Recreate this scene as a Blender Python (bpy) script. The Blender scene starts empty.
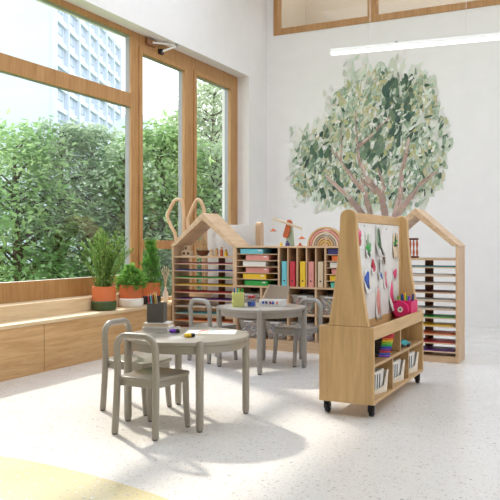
import bpy, bmesh, math, random
import numpy as np
from mathutils import Vector, Matrix
random.seed(7); rng = np.random.default_rng(11)
C = bpy.context.scene.collection
PI = math.pi

def s(r, g, b):
    f = lambda v: (v/255/12.92) if v/255 <= .04045 else ((v/255+.055)/1.055)**2.4
    return (f(r), f(g), f(b), 1.0)

# ------------------------------------------------------------------ camera
TH = math.radians(26.4); FPX = 724.0; CAMH = 1.1; HY = 243.0
cd = bpy.data.cameras.new('camera'); cam = bpy.data.objects.new('camera', cd); C.objects.link(cam)
cam.location = (0, 0, CAMH); cam.rotation_euler = (PI/2, 0, TH)
cd.sensor_width = 36; cd.lens = 36*FPX/500; cd.shift_y = -(250-HY)/500
cd.clip_end = 500
bpy.context.scene.camera = cam
# ------------------------------------------------------------------ world, sun, exposure
sc = bpy.context.scene
sc.view_settings.view_transform = 'Standard'; sc.view_settings.look = 'None'
sc.view_settings.exposure = 1.43; sc.view_settings.gamma = 1.0; sc.view_settings.use_curve_mapping = False
w = bpy.data.worlds.new('sky'); sc.world = w; w.use_nodes = True
nt = w.node_tree; nt.nodes.clear()
tc = nt.nodes.new('ShaderNodeTexCoord'); sx = nt.nodes.new('ShaderNodeSeparateXYZ')
rp = nt.nodes.new('ShaderNodeValToRGB'); bg = nt.nodes.new('ShaderNodeBackground'); wo = nt.nodes.new('ShaderNodeOutputWorld')
nt.links.new(tc.outputs['Generated'], sx.inputs[0]); nt.links.new(sx.outputs['Z'], rp.inputs[0])
rp.color_ramp.elements[0].position = 0.0; rp.color_ramp.elements[0].color = (.92, .94, .98, 1)
rp.color_ramp.elements[1].position = .8; rp.color_ramp.elements[1].color = (.80, .88, 1.0, 1)
nt.links.new(rp.outputs[0], bg.inputs[0]); bg.inputs[1].default_value = 1.0
nt.links.new(bg.outputs[0], wo.inputs[0])
sd = bpy.data.lights.new('sun', 'SUN'); sun = bpy.data.objects.new('sun', sd); C.objects.link(sun)
sd.energy = 1.8; sd.angle = math.radians(2.6); sd.color = (1, .93, .80)
sundir = Vector((.82*math.cos(math.radians(38)), -.575*math.cos(math.radians(38)), -math.sin(math.radians(38))))
sun.rotation_euler = sundir.to_track_quat('-Z', 'Y').to_euler(); sun.location = (-12, 14, 14)

# ------------------------------------------------------------------ measuring helpers
FW = (-math.sin(TH), math.cos(TH)); RT = (math.cos(TH), math.sin(TH))
def _ratio(x):
    u = (x-250)/FPX; return (FW[0]+RT[0]*u)/(FW[1]+RT[1]*u)
def on_z(x, y, z=0):                   # point at height z
    Z = FPX*(CAMH-z)/(y-HY); l = (x-250)*Z/FPX
    return Vector((Z*FW[0]+l*RT[0], Z*FW[1]+l*RT[1], z))
def on_Y(x, y, Y):
    X = Y*_ratio(x); Z = X*FW[0]+Y*FW[1]; return Vector((X, Y, CAMH+(HY-y)*Z/FPX))
def on_X(x, y, X):
    Y = X/_ratio(x); Z = X*FW[0]+Y*FW[1]; return Vector((X, Y, CAMH+(HY-y)*Z/FPX))
def at_depth(x, y, Z):
    l = (x-250)*Z/FPX
    return Vector((Z*FW[0]+l*RT[0], Z*FW[1]+l*RT[1], CAMH+(HY-y)*Z/FPX))

# ------------------------------------------------------------------ materials
def base(name):
    m = bpy.data.materials.new(name); m.use_nodes = True
    t = m.node_tree; return m, t, t.nodes['Principled BSDF']
def plain(name, col, rough=.5, metal=0, var=.06, scale=12, coat=0, bump=0):
    m, t, b = base(name)
    n = t.nodes.new('ShaderNodeTexNoise'); n.inputs['Scale'].default_value = scale; n.inputs['Detail'].default_value = 4
    c = t.nodes.new('ShaderNodeTexCoord'); t.links.new(c.outputs['Object'], n.inputs['Vector'])
    r = t.nodes.new('ShaderNodeValToRGB')
    r.color_ramp.elements[0].position = .3; r.color_ramp.elements[1].position = .7
    r.color_ramp.elements[0].color = tuple(v*(1-var) for v in col[:3])+(1,)
    r.color_ramp.elements[1].color = tuple(min(1, v*(1+var)) for v in col[:3])+(1,)
    t.links.new(n.outputs['Fac'], r.inputs[0]); t.links.new(r.outputs[0], b.inputs['Base Color'])
    b.inputs['Roughness'].default_value = rough; b.inputs['Metallic'].default_value = metal
    if coat: b.inputs['Coat Weight'].default_value = coat
    if bump:
        bu = t.nodes.new('ShaderNodeBump'); bu.inputs['Strength'].default_value = bump; bu.inputs['Distance'].default_value = .002
        t.links.new(n.outputs['Fac'], bu.inputs['Height']); t.links.new(bu.outputs[0], b.inputs['Normal'])
    return m
def wood(name, c1, c2, axis='Z', rough=.45, scale=1.0, world=False):
    m, t, b = base(name)
    c = t.nodes.new('ShaderNodeTexCoord'); mp = t.nodes.new('ShaderNodeMapping')
    k = {'X': (1.2, 14, 14), 'Y': (14, 1.2, 14), 'Z': (14, 14, 1.2)}[axis]
    mp.inputs['Scale'].default_value = tuple(v*scale for v in k)
    t.links.new(c.outputs['Object'], mp.inputs[0])
    n = t.nodes.new('ShaderNodeTexNoise'); n.inputs['Scale'].default_value = 1.6; n.inputs['Detail'].default_value = 7; n.inputs['Distortion'].default_value = 1.4
    t.links.new(mp.outputs[0], n.inputs['Vector'])
    mp2 = t.nodes.new('ShaderNodeMapping'); mp2.inputs['Scale'].default_value = tuple(v*scale*7 for v in k)
    t.links.new(c.outputs['Object'], mp2.inputs[0])
    n2 = t.nodes.new('ShaderNodeTexNoise'); n2.inputs['Scale'].default_value = 2; n2.inputs['Detail'].default_value = 3
    t.links.new(mp2.outputs[0], n2.inputs['Vector'])
    ad = t.nodes.new('ShaderNodeMath'); ad.operation = 'MULTIPLY_ADD'; ad.inputs[1].default_value = .35
    t.links.new(n2.outputs['Fac'], ad.inputs[0]); t.links.new(n.outputs['Fac'], ad.inputs[2])
    r = t.nodes.new('ShaderNodeValToRGB'); r.color_ramp.elements[0].position = .48; r.color_ramp.elements[1].position = .86
    r.color_ramp.elements[0].color = c1; r.color_ramp.elements[1].color = c2
    t.links.new(ad.outputs[0], r.inputs[0]); t.links.new(r.outputs[0], b.inputs['Base Color'])
    b.inputs['Roughness'].default_value = rough
    bu = t.nodes.new('ShaderNodeBump'); bu.inputs['Strength'].default_value = .08; bu.inputs['Distance'].default_value = .001
    t.links.new(n2.outputs['Fac'], bu.inputs['Height']); t.links.new(bu.outputs[0], b.inputs['Normal'])
    return m
def clear(name, col=(1, 1, 1, 1), gloss=.08, rough=.02):
    m = bpy.data.materials.new(name); m.use_nodes = True; t = m.node_tree; t.nodes.clear()
    o = t.nodes.new('ShaderNodeOutputMaterial'); mx = t.nodes.new('ShaderNodeMixShader')
    tr = t.nodes.new('ShaderNodeBsdfTransparent'); gl = t.nodes.new('ShaderNodeBsdfGlossy')
    lw = t.nodes.new('ShaderNodeLayerWeight'); lw.inputs[0].default_value = .25
    ml = t.nodes.new('ShaderNodeMath'); ml.operation = 'MULTIPLY_ADD'; ml.inputs[1].default_value = .05; ml.inputs[2].default_value = gloss*.2
    tr.inputs[0].default_value = col; gl.inputs['Roughness'].default_value = rough
    t.links.new(lw.outputs['Fresnel'], ml.inputs[0]); t.links.new(ml.outputs[0], mx.inputs[0])
    t.links.new(tr.outputs[0], mx.inputs[1]); t.links.new(gl.outputs[0], mx.inputs[2]); t.links.new(mx.outputs[0], o.inputs[0])
    return m
def milky(name, col, alpha):
    m, t, b = base(name); b.inputs['Base Color'].default_value = col; b.inputs['Roughness'].default_value = .3
    n = t.nodes.new('ShaderNodeTexNoise'); n.inputs['Scale'].default_value = 30
    r = t.nodes.new('ShaderNodeMapRange'); r.inputs[3].default_value = alpha-.05; r.inputs[4].default_value = alpha+.05
    t.links.new(n.outputs['Fac'], r.inputs[0]); t.links.new(r.outputs[0], b.inputs['Alpha'])
    return m
def leafmat(name, c1, c2, trans=.45, scale=3.0):
    m = bpy.data.materials.new(name); m.use_nodes = True; t = m.node_tree; t.nodes.clear()
    o = t.nodes.new('ShaderNodeOutputMaterial'); mx = t.nodes.new('ShaderNodeMixShader'); mx.inputs[0].default_value = trans
    d = t.nodes.new('ShaderNodeBsdfDiffuse'); tl = t.nodes.new('ShaderNodeBsdfTranslucent')
    c = t.nodes.new('ShaderNodeTexCoord'); n = t.nodes.new('ShaderNodeTexNoise'); n.inputs['Scale'].default_value = scale; n.inputs['Detail'].default_value = 5
    t.links.new(c.outputs['Object'], n.inputs['Vector'])
    r = t.nodes.new('ShaderNodeValToRGB'); r.color_ramp.elements[0].position = .35; r.color_ramp.elements[1].position = .65
    r.color_ramp.elements[0].color = c1; r.color_ramp.elements[1].color = c2
    t.links.new(n.outputs['Fac'], r.inputs[0])
    for q in (d, tl): t.links.new(r.outputs[0], q.inputs[0])
    t.links.new(d.outputs[0], mx.inputs[1]); t.links.new(tl.outputs[0], mx.inputs[2]); t.links.new(mx.outputs[0], o.inputs[0])
    return m
def terrazzo():
    m, t, b = base('terrazzo')
    c = t.nodes.new('ShaderNodeTexCoord')
    def chips(scale, thr, seedoff):
        mp = t.nodes.new('ShaderNodeMapping'); mp.inputs['Location'].default_value = (seedoff, seedoff*.7, 0)
        t.links.new(c.outputs['Object'], mp.inputs[0])
        v = t.nodes.new('ShaderNodeTexVoronoi'); v.inputs['Scale'].default_value = scale; v.inputs['Randomness'].default_value = 1
        t.links.new(mp.outputs[0], v.inputs['Vector'])
        sp = t.nodes.new('ShaderNodeSeparateColor'); t.links.new(v.outputs['Color'], sp.inputs[0])
        # chip radius differs per cell
        mr = t.nodes.new('ShaderNodeMath'); mr.operation = 'MULTIPLY'; mr.inputs[1].default_value = thr
        t.links.new(sp.outputs[0], mr.inputs[0])
        lt = t.nodes.new('ShaderNodeMath'); lt.operation = 'LESS_THAN'
        t.links.new(v.outputs['Distance'], lt.inputs[0]); t.links.new(mr.outputs[0], lt.inputs[1])
        return lt, sp
    # the yellow field of the floor starts along a gentle arc near the viewer
    sx_ = t.nodes.new('ShaderNodeSeparateXYZ'); t.links.new(c.outputs['Object'], sx_.inputs[0])
    vd = t.nodes.new('ShaderNodeVectorMath'); vd.operation = 'DISTANCE'; vd.inputs[1].default_value = (-2.7, -0.6, 0)
    t.links.new(c.outputs['Object'], vd.inputs[0])
    yl = t.nodes.new('ShaderNodeMath'); yl.operation = 'LESS_THAN'; yl.inputs[1].default_value = 3.38
    t.links.new(vd.outputs['Value'], yl.inputs[0])
    bm_ = t.nodes.new('ShaderNodeMix'); bm_.data_type = 'RGBA'
    bm_.inputs[6].default_value = s(226, 223, 219); bm_.inputs[7].default_value = s(222, 208, 164)
    t.links.new(yl.outputs[0], bm_.inputs[0])
    last = bm_.outputs[2]
    for scale, thr, off, lo, hi in ((38, .36, 0, s(190, 182, 172), s(245, 242, 236)), (80, .36, 3.1, s(200, 192, 180), s(150, 144, 138)), (22, .22, 7.7, s(150, 146, 142), s(214, 200, 180))):
        lt, sp = chips(scale, thr, off)
        cr = t.nodes.new('ShaderNodeMix'); cr.data_type = 'RGBA'; cr.inputs[6].default_value = lo; cr.inputs[7].default_value = hi
        t.links.new(sp.outputs[1], cr.inputs[0])
        mx = t.nodes.new('ShaderNodeMix'); mx.data_type = 'RGBA'
        fac = t.nodes.new('ShaderNodeMath'); fac.operation = 'MULTIPLY'; fac.inputs[1].default_value = .7
        t.links.new(lt.outputs[0], fac.inputs[0]); t.links.new(fac.outputs[0], mx.inputs[0])
        t.links.new(last, mx.inputs[6]); t.links.new(cr.outputs[2], mx.inputs[7]); last = mx.outputs[2]
    t.links.new(last, b.inputs['Base Color'])
    n = t.nodes.new('ShaderNodeTexNoise'); n.inputs['Scale'].default_value = 5; t.links.new(c.outputs['Object'], n.inputs['Vector'])
    r = t.nodes.new('ShaderNodeMapRange'); r.inputs[3].default_value = .16; r.inputs[4].default_value = .3
    t.links.new(n.outputs['Fac'], r.inputs[0]); t.links.new(r.outputs[0], b.inputs['Roughness'])
    return m
def attrmat(name, rough=.8):
    m, t, b = base(name); a = t.nodes.new('ShaderNodeAttribute'); a.attribute_name = 'pigment'
    t.links.new(a.outputs['Color'], b.inputs['Base Color']); b.inputs['Roughness'].default_value = rough
    return m

M = {}
M['plaster'] = plain('plaster', s(235, 233, 231), .85, var=.015, scale=6)
M['reveal'] = plain('reveal_paint', s(240, 238, 234), .8, var=.01)
M['ceiling'] = plain('ceiling_paint', s(238, 236, 232), .9, var=.01)
M['floor'] = terrazzo()
M['win_wood'] = wood('window_oak', s(166, 120, 70), s(190, 145, 94), 'Z')
M['win_wood_h'] = wood('window_oak_rail', s(166, 120, 70), s(190, 145, 94), 'Y')
M['alu'] = plain('grey_aluminium', s(150, 150, 150), .45, .3)
M['glass'] = clear('window_glass')
M['bench'] = wood('bench_oak', s(190, 146, 96), s(214, 174, 124), 'Y', scale=.8)
M['bench_top'] = wood('bench_top_oak', s(214, 186, 146), s(232, 208, 172), 'Y', scale=.8)
M['birch_v'] = wood('birch_upright', s(192, 156, 120), s(216, 184, 150), 'Z')
M['birch_h'] = wood('birch_board', s(194, 160, 124), s(218, 188, 154), 'X')
M['birch_d'] = wood('birch_depth', s(194, 160, 124), s(218, 188, 154), 'Y')
M['brown_wood'] = wood('brown_slat', s(92, 50, 26), s(128, 74, 42), 'Z')
M['shade_panel'] = wood('recess_shade_panel', s(70, 50, 36), s(96, 70, 50), 'X')  # wood darkened so its colour carries the deep shade of the pigeonholes
M['maple_v'] = wood('maple_veneer', s(192, 156, 106), s(214, 178, 127), 'Z', scale=.7)
M['maple_h'] = wood('maple_rail', s(188, 151, 102), s(208, 171, 122), 'Y', scale=.8)
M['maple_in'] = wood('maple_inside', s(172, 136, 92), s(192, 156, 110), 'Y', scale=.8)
M['taupe'] = plain('taupe_lacquer', s(154, 147, 134), .32, var=.02, scale=4, coat=.35)
M['taupe_g'] = plain('grey_lacquer', s(150, 146, 140), .32, var=.02, scale=4, coat=.35)
M['glide'] = plain('dark_glide', s(84, 78, 72), .6)
M['black'] = plain('black_plastic', s(26, 26, 28), .45)
M['rubber'] = plain('black_rubber', s(20, 20, 22), .7)
M['steel'] = plain('brushed_steel', s(190, 190, 190), .3, .9)
M['white'] = plain('white_paint', s(240, 239, 236), .5, var=.01)
M['board'] = plain('whiteboard', s(226, 224, 222), .35, var=.01)
M['terracotta'] = plain('terracotta_glaze', s(208, 112, 62), .55, var=.05)
M['pot_green'] = plain('green_glaze', s(62, 82, 42), .4, var=.08)
M['pot_white'] = plain('white_glaze', s(238, 234, 226), .4, var=.02)
M['pot_black'] = plain('black_glaze', s(44, 42, 42), .45)
M['soil'] = plain('potting_soil', s(58, 42, 30), .95, var=.3, scale=60)
M['cup_grey'] = plain('grey_cup', s(84, 80, 76), .45, var=.03)
M['tub'] = milky('clear_tub', s(222, 216, 208), .26)
M['lamp'] = None
PAL = {'cyan': (110, 196, 210), 'pink': (222, 150, 142), 'paperwhite': (232, 230, 226), 'yellow': (238, 198, 44), 'green': (44, 170, 72),
       'red': (196, 52, 66), 'crimson': (186, 36, 60), 'cream': (214, 194, 166), 'navy': (58, 58, 116), 'orange': (226, 116, 56), 'aqua': (96, 192, 170),
       'blue': (40, 84, 180), 'purple': (108, 52, 150), 'magenta': (214, 26, 104), 'lime': (140, 190, 60), 'violet': (120, 70, 190), 'teal': (60, 160, 170),
       'sage': (156, 176, 150), 'dgreen': (44, 84, 48), 'hotpink': (224, 70, 120), 'rust': (190, 92, 44), 'yellowgreen': (206, 208, 128), 'brown': (104, 56, 34),
       'tan': (206, 168, 120), 'greybeige': (168, 154, 140), 'slate': (90, 96, 110), 'lightgrey': (206, 204, 200), 'plum': (150, 40, 90), 'ochre': (206, 170, 96), 'ivory': (224, 214, 198), 'bronze': (142, 98, 66), 'paleblue': (176, 186, 200)}
for k_, v_ in PAL.items(): M[k_] = plain(k_+'_colour', s(*v_), .5, var=.03)

# ------------------------------------------------------------------ mesh helpers
class MB:
    def __init__(self): self.bm = bmesh.new()
    def box(self, x0, x1, y0, y1, z0, z1):
        vs = [self.bm.verts.new(p) for p in ((x0,y0,z0),(x1,y0,z0),(x1,y1,z0),(x0,y1,z0),(x0,y0,z1),(x1,y0,z1),(x1,y1,z1),(x0,y1,z1))]
        for f in ((0,3,2,1),(4,5,6,7),(0,1,5,4),(1,2,6,5),(2,3,7,6),(3,0,4,7)): self.bm.faces.new([vs[i] for i in f])
        return self
    def obox(self, c, size, M3=None):
        a, b, d = (v/2 for v in size); c = Vector(c)
        vs = []
        for p in ((-a,-b,-d),(a,-b,-d),(a,b,-d),(-a,b,-d),(-a,-b,d),(a,-b,d),(a,b,d),(-a,b,d)):
            q = Vector(p)
            if M3 is not None: q = M3 @ q
            vs.append(self.bm.verts.new(c+q))
        for f in ((0,3,2,1),(4,5,6,7),(0,1,5,4),(1,2,6,5),(2,3,7,6),(3,0,4,7)): self.bm.faces.new([vs[i] for i in f])
        return self
    def prism(self, pts, axis, a, b):
        def P(u, v, t): return {'X': (t, u, v), 'Y': (u, t, v), 'Z': (u, v, t)}[axis]
        A = [self.bm.verts.new(P(u, v, a)) for u, v in pts]; B = [self.bm.verts.new(P(u, v, b)) for u, v in pts]
        n = len(pts)
        self.bm.faces.new(A[::-1]); self.bm.faces.new(B)
        for i in range(n): self.bm.faces.new((A[i], A[(i+1) % n], B[(i+1) % n], B[i]))
        return self
    def lathe(self, prof, n=28, c=(0,0,0), M3=None, cap=True):
        rings = []; c = Vector(c)
        for r, z in prof:
            ring = []
            for i in range(n):
                q = Vector((r*math.cos(2*PI*i/n), r*math.sin(2*PI*i/n), z))
                if M3 is not None: q = M3 @ q
                ring.append(self.bm.verts.new(c+q))
            rings.append(ring)
        for A, B in zip(rings, rings[1:]):
            for i in range(n): self.bm.faces.new((A[i], A[(i+1) % n], B[(i+1) % n], B[i]))
        if cap: self.bm.faces.new(rings[0][::-1]); self.bm.faces.new(rings[-1])
        return self
    def tube(self, pts, r, n=12, closed=False, cap=True):
        pts = [Vector(p) for p in pts]; m = len(pts); rs = r if isinstance(r, (list, tuple)) else [r]*m
        rings = []; up = None
        for i, p in enumerate(pts):
            if closed: t = (pts[(i+1) % m]-pts[i-1]).normalized()
            else: t = (pts[min(i+1, m-1)]-pts[max(i-1, 0)]).normalized()
            if up is None:
                up = Vector((0, 0, 1)) if abs(t.z) < .9 else Vector((1, 0, 0))
                up = (up-t*up.dot(t)).normalized()
            else:
                up = (up-t*up.dot(t)).normalized()
            bn = t.cross(up)
            rings.append([self.bm.verts.new(p+rs[i]*(math.cos(2*PI*k/n)*up+math.sin(2*PI*k/n)*bn)) for k in range(n)])
        pairs = list(zip(rings, rings[1:]))+([(rings[-1], rings[0])] if closed else [])
        for A, B in pairs:
            for k in range(n): self.bm.faces.new((A[k], A[(k+1) % n], B[(k+1) % n], B[k]))
        if cap and not closed: self.bm.faces.new(rings[0][::-1]); self.bm.faces.new(rings[-1])
        return self
    def ball(self, c, r, sub=2, sc=(1,1,1)):
        g = bmesh.ops.create_icosphere(self.bm, subdivisions=sub, radius=r)
        for v in g['verts']: v.co = Vector((v.co.x*sc[0], v.co.y*sc[1], v.co.z*sc[2]))+Vector(c)
        return self
    def face(self, pts):
        self.bm.faces.new([self.bm.verts.new(p) for p in pts]); return self
    def build(self, name, mat, parent=None, bevel=0, smooth=True, seg=2):
        bmesh.ops.recalc_face_normals(self.bm, faces=self.bm.faces)
        me = bpy.data.meshes.new(name); self.bm.to_mesh(me); self.bm.free()
        me.materials.append(mat if not isinstance(mat, str) else M[mat])
        if smooth:
            for p in me.polygons: p.use_smooth = True
            try: me.set_sharp_from_angle(angle=math.radians(35))
            except Exception: pass
        o = bpy.data.objects.new(name, me); C.objects.link(o)
        if parent: o.parent = parent
        if bevel:
            b = o.modifiers.new('bevel', 'BEVEL'); b.width = bevel; b.segments = seg; b.limit_method = 'ANGLE'; b.angle_limit = math.radians(40)
        return o
def arc(cx, cy, r, a0, a1, n=8):
    return [(cx+r*math.cos(math.radians(a0+(a1-a0)*i/n)), cy+r*math.sin(math.radians(a0+(a1-a0)*i/n))) for i in range(n+1)]
def rrect(x0, x1, y0, y1, r, n=6):
    return arc(x1-r, y1-r, r, 0, 90, n)+arc(x0+r, y1-r, r, 90, 180, n)+arc(x0+r, y0+r, r, 180, 270, n)+arc(x1-r, y0+r, r, 270, 360, n)
def tag(o, label, cat, group=None, kind=None):
    if label: o['label'] = label
    if cat: o['category'] = cat
    if group: o['group'] = group
    if kind: o['kind'] = kind
    return o
def thing(name, label, cat, loc=(0,0,0), rz=0, group=None):
    o = bpy.data.objects.new(name, None); C.objects.link(o); o.empty_display_size = .05
    o.location = loc; o.rotation_euler = (0, 0, rz); return tag(o, label, cat, group)
def struct(o, label=None, cat=None):
    o['kind'] = 'structure'
    if label: o['label'] = label
    o['category'] = cat or 'room'
    return o
def copy_tree(o, parent=None):
    c = o.copy(); C.objects.link(c)
    if parent: c.parent = parent
    for ch in list(o.children):
        k = ch.copy(); C.objects.link(k); k.parent = c
        for g in list(ch.children):
            q = g.copy(); C.objects.link(q); q.parent = k
    return c
def dup(o, loc, rz=0, label=None, group=None, mats=None):
    c = copy_tree(o); c.location = loc; c.rotation_euler = (0, 0, rz)
    if label: c['label'] = label
    if group: c['group'] = group
    return c
def mesh_np(name, verts, faces, mat, parent=None, cols=None, smooth=False):
    me = bpy.data.meshes.new(name); me.from_pydata([tuple(v) for v in verts], [], faces)
    me.materials.append(M[mat] if isinstance(mat, str) else mat)
    if cols is not None:
        a = me.color_attributes.new('pigment', 'FLOAT_COLOR', 'POINT')
        for i, c in enumerate(cols): a.data[i].color = c
    me.update()
    o = bpy.data.objects.new(name, me); C.objects.link(o)
    if parent: o.parent = parent
    return o

# ================================================================== STRUCTURE
XW, XG, YB, HC, HEAD = -4.57, -4.75, 9.78, 5.2, 3.46
struct(MB().box(-4.57, 2.4, -1.5, YB, -.1, 0).build('floor', 'floor'), 'pale terrazzo floor with a yellow field in the near left corner', 'floor')
struct(MB().box(-5.0, 2.6, 7.6, YB+.2, HC, HC+.15).box(-5.0, 2.6, -1.7, 3.4, HC, HC+.15).build('ceiling', 'ceiling'), 'unseen white ceiling with an added skylight gap that lets daylight in', 'ceiling')  # gap between the slabs is added as a skylight to shape the daylight
YW0 = 3.1; YW1 = 9.17
wl = MB().box(-5.0, XW, YW0, YB, HEAD, HC).box(-5.0, XW, YW0, YB, -.1, .40).box(-5.0, XW, YW1, YB, .40, HEAD).box(-5.0, XW, -1.5, YW0, -.1, HC)
struct(wl.build('wall_left', 'plaster'), 'white wall around the tall wooden windows', 'wall')
# back wall with the interior glazing opening
CX0 = on_Y(274, 36, YB).x; CZ0 = on_Y(274, 36, YB).z; CX1 = 1.2; CZ1 = 5.12
wb = MB().box(-5.0, 2.4, YB, YB+.2, -.1, CZ0).box(-5.0, CX0, YB, YB+.2, CZ0, HC).box(CX1, 2.4, YB, YB+.2, CZ0, HC).box(CX0, CX1, YB, YB+.2, CZ1, HC)
struct(wb.build('wall_back', 'plaster'), 'white back wall carrying the painted tree', 'wall')
struct(MB().box(2.4, 2.6, -1.5, YB, -.1, HC).build('wall_right_added', 'plaster'), 'unseen white wall added at the right end of the room', 'wall')  # added out of view, closes the room for the skylight's light
struct(MB().box(-5.0, 2.6, -1.7, -1.5, -.1, HC).build('wall_front_added', 'plaster'), 'unseen white wall added behind the viewer to block low sky', 'wall')  # added out of view: blocks low sky light and bounces the rest
# room behind the clerestory
M['beige'] = plain('beige_wall', s(186, 170, 146), .9, var=.02)
gal = MB().box(CX0-.3, CX1+.3, YB+2.0, YB+2.15, CZ0-.6, 6.2).box(CX0-.45, CX0-.3, YB+.2, YB+2.15, CZ0-.6, 6.2).box(CX1+.3, CX1+.45, YB+.2, YB+2.15, CZ0-.6, 6.2).box(CX0-.3, CX1+.3, YB+.2, YB+2.0, CZ0-.7, CZ0-.6)
struct(gal.build('wall_gallery', 'beige'), 'beige walls of the gallery behind the high window', 'wall')

# ---- windows of the left wall
GLT, RAIL0, RAIL1 = 3.25, 1.03, 1.13
def window(name, y0, y1, panes, label, sash):
    """panes: (ya, yb, za, zb) glass openings inside the unit y0..y1"""
    root = bpy.data.objects.new(name, None); C.objects.link(root); root.location = (XG, (y0+y1)/2, .40)
    struct(root, label, 'window')
    ox, oy, oz = root.location
    ys = sorted({y0, y1, *[p[0] for p in panes], *[p[1] for p in panes]}); zs = sorted({.40, HEAD, *[p[2] for p in panes], *[p[3] for p in panes]})
    fr, al = MB(), MB()
    for ya, yb in zip(ys, ys[1:]):
        run = None; spans = []
        for za, zb in zip(zs, zs[1:]):
            cy, cz = (ya+yb)/2, (za+zb)/2
            hole = any(p[0] < cy < p[1] and p[2] < cz < p[3] for p in panes)
            if hole: run = None
            elif run is None: run = [za, zb]; spans.append(run)
            else: run[1] = zb
        for za, zb in spans:
            fr.box(-.03, 0, ya-oy, yb-oy, za-oz, zb-oz); al.box(-.085, -.03, ya-oy, yb-oy, za-oz, zb-oz)
    f = fr.build('frame', 'win_wood', root, smooth=False)
    al.build('outer_frame', 'alu', root, smooth=False)
    for ya, yb, za, zb in panes:
        MB().box(-.062, -.052, ya-oy-.004, yb-oy+.004, za-oz-.004, zb-oz+.004).build('pane', 'glass', root)
        if sash:                               # raised sash border around each opening light
            sb = MB(); b = .065
            for (a, c, d, e) in ((ya-b, ya, za-b*.7, zb+b), (yb, yb+b, za-b*.7, zb+b), (ya, yb, zb, zb+b), (ya, yb, za-b*.7, za)):
                sb.box(0, .016, a-oy, c-oy, d-oz, e-oz)
            sb.build('sash', 'win_wood', root, bevel=.004)
    return root
window('window_1', YW0, 3.80, [(3.20, 3.71, .75, 2.61), (3.20, 3.71, 2.76, 3.40)], 'tall fixed wooden window nearest the viewer', False)
window('window_2', 3.80, 6.70, [(3.90, 6.61, .75, 2.61), (3.90, 6.61, 2.76, 3.40)], 'fixed wooden window with a transom above, left of the opening windows', False)
w3 = window('window_3', 6.70, 7.86, [(6.81, 7.72, RAIL1, GLT), (6.81, 7.72, .45, RAIL0)], 'opening wooden window in the middle under the metal closer', True)
window('window_4', 7.86, YW1, [(8.01, 8.94, RAIL1, GLT), (8.01, 8.94, .45, RAIL0)], 'opening wooden window next to the room corner', True)
# window stay / closer on the head of window 3
p0 = on_X(149, 43, XG); p1 = on_X(176, 45, XG+.14); p2 = on_X(159.5, 52, XG)
cl = thing('window_closer', 'small metal closer arm on the head of the opening wooden window', 'closer', (XG, p0.y, p0.z))
o_ = Vector((XG, p0.y, p0.z))
MB().box(.004, .05, -.09, .09, -.035, .04).build('body', 'bronze', cl, bevel=.01)
MB().tube([(.05, .0, 0), p1-o_], .011).build('arm', 'white', cl)
MB().tube([(.03, p2.y-o_.y, p2.z-o_.z), p1-o_+Vector((0, 0, -.015))], .013).build('arm', 'white', cl)
MB().box(.004, .045, p2.y-o_.y-.035, p2.y-o_.y+.03, p2.z-o_.z-.03, p2.z-o_.z+.03).build('foot', 'black', cl, bevel=.006)
MB().ball(p1-o_, .026).build('joint', 'alu', cl)

# ---- clerestory window frame in the back wall
cr = bpy.data.objects.new('window_5', None); C.objects.link(cr); cr.location = (CX0, YB-.02, CZ0); struct(cr, 'high wooden framed interior window above the painted tree', 'window')
W_, H_ = CX1-CX0, CZ1-CZ0
xm = on_Y(372, 20, YB).x-CX0
fr = MB().box(0, W_, 0, .14, 0, .09).box(0, W_, 0, .14, H_-.09, H_).box(0, .07, 0, .14, .09, H_-.09).box(W_-.07, W_, 0, .14, .09, H_-.09)
for m_ in (xm, xm+1.6, xm+3.2): fr.box(m_-.06, m_+.06, 0, .14, .09, H_-.09)
fr.build('frame', 'win_wood', cr, smooth=False)
xs_ = [.07, xm-.06, xm+.06, xm+1.54, xm+1.66, xm+3.14, xm+3.26, W_-.07]
for a, b in zip(xs_[::2], xs_[1::2]): MB().box(a, b, .07, .078, .09, H_-.09).build('pane', 'glass', cr)

# ---- sill bench
BF, BT = -4.31, .44
be = thing('window_bench', 'long wooden bench built under the tall windows', 'bench', ((BF+XG)/2, 6.4, 0))
bx_ = (BF-XG)/2
MB().box(-bx_+.19, bx_, -3.3, 3.3, BT-.03, BT).build('bench_top', 'bench_top', be, bevel=.004)
for k in range(4):
    a = -3.3+1.65*k; MB().box(bx_-.03, bx_-.006, a+.003, a+1.647, .0, BT-.031).build('front_panel', 'bench', be, bevel=.002)
struct(MB().box(XG-.02, XW+.001, YW0, YW1, .36, .41).build('trim_1', 'reveal'), 'white sill strip between bench and windows', 'sill')
struct(MB().box(XG+.0, XW+.03, 3.10, 6.70, .412, .57).build('trim_2', 'bench_top'), 'cream upstand behind the bench below the fixed window', 'sill')

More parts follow.
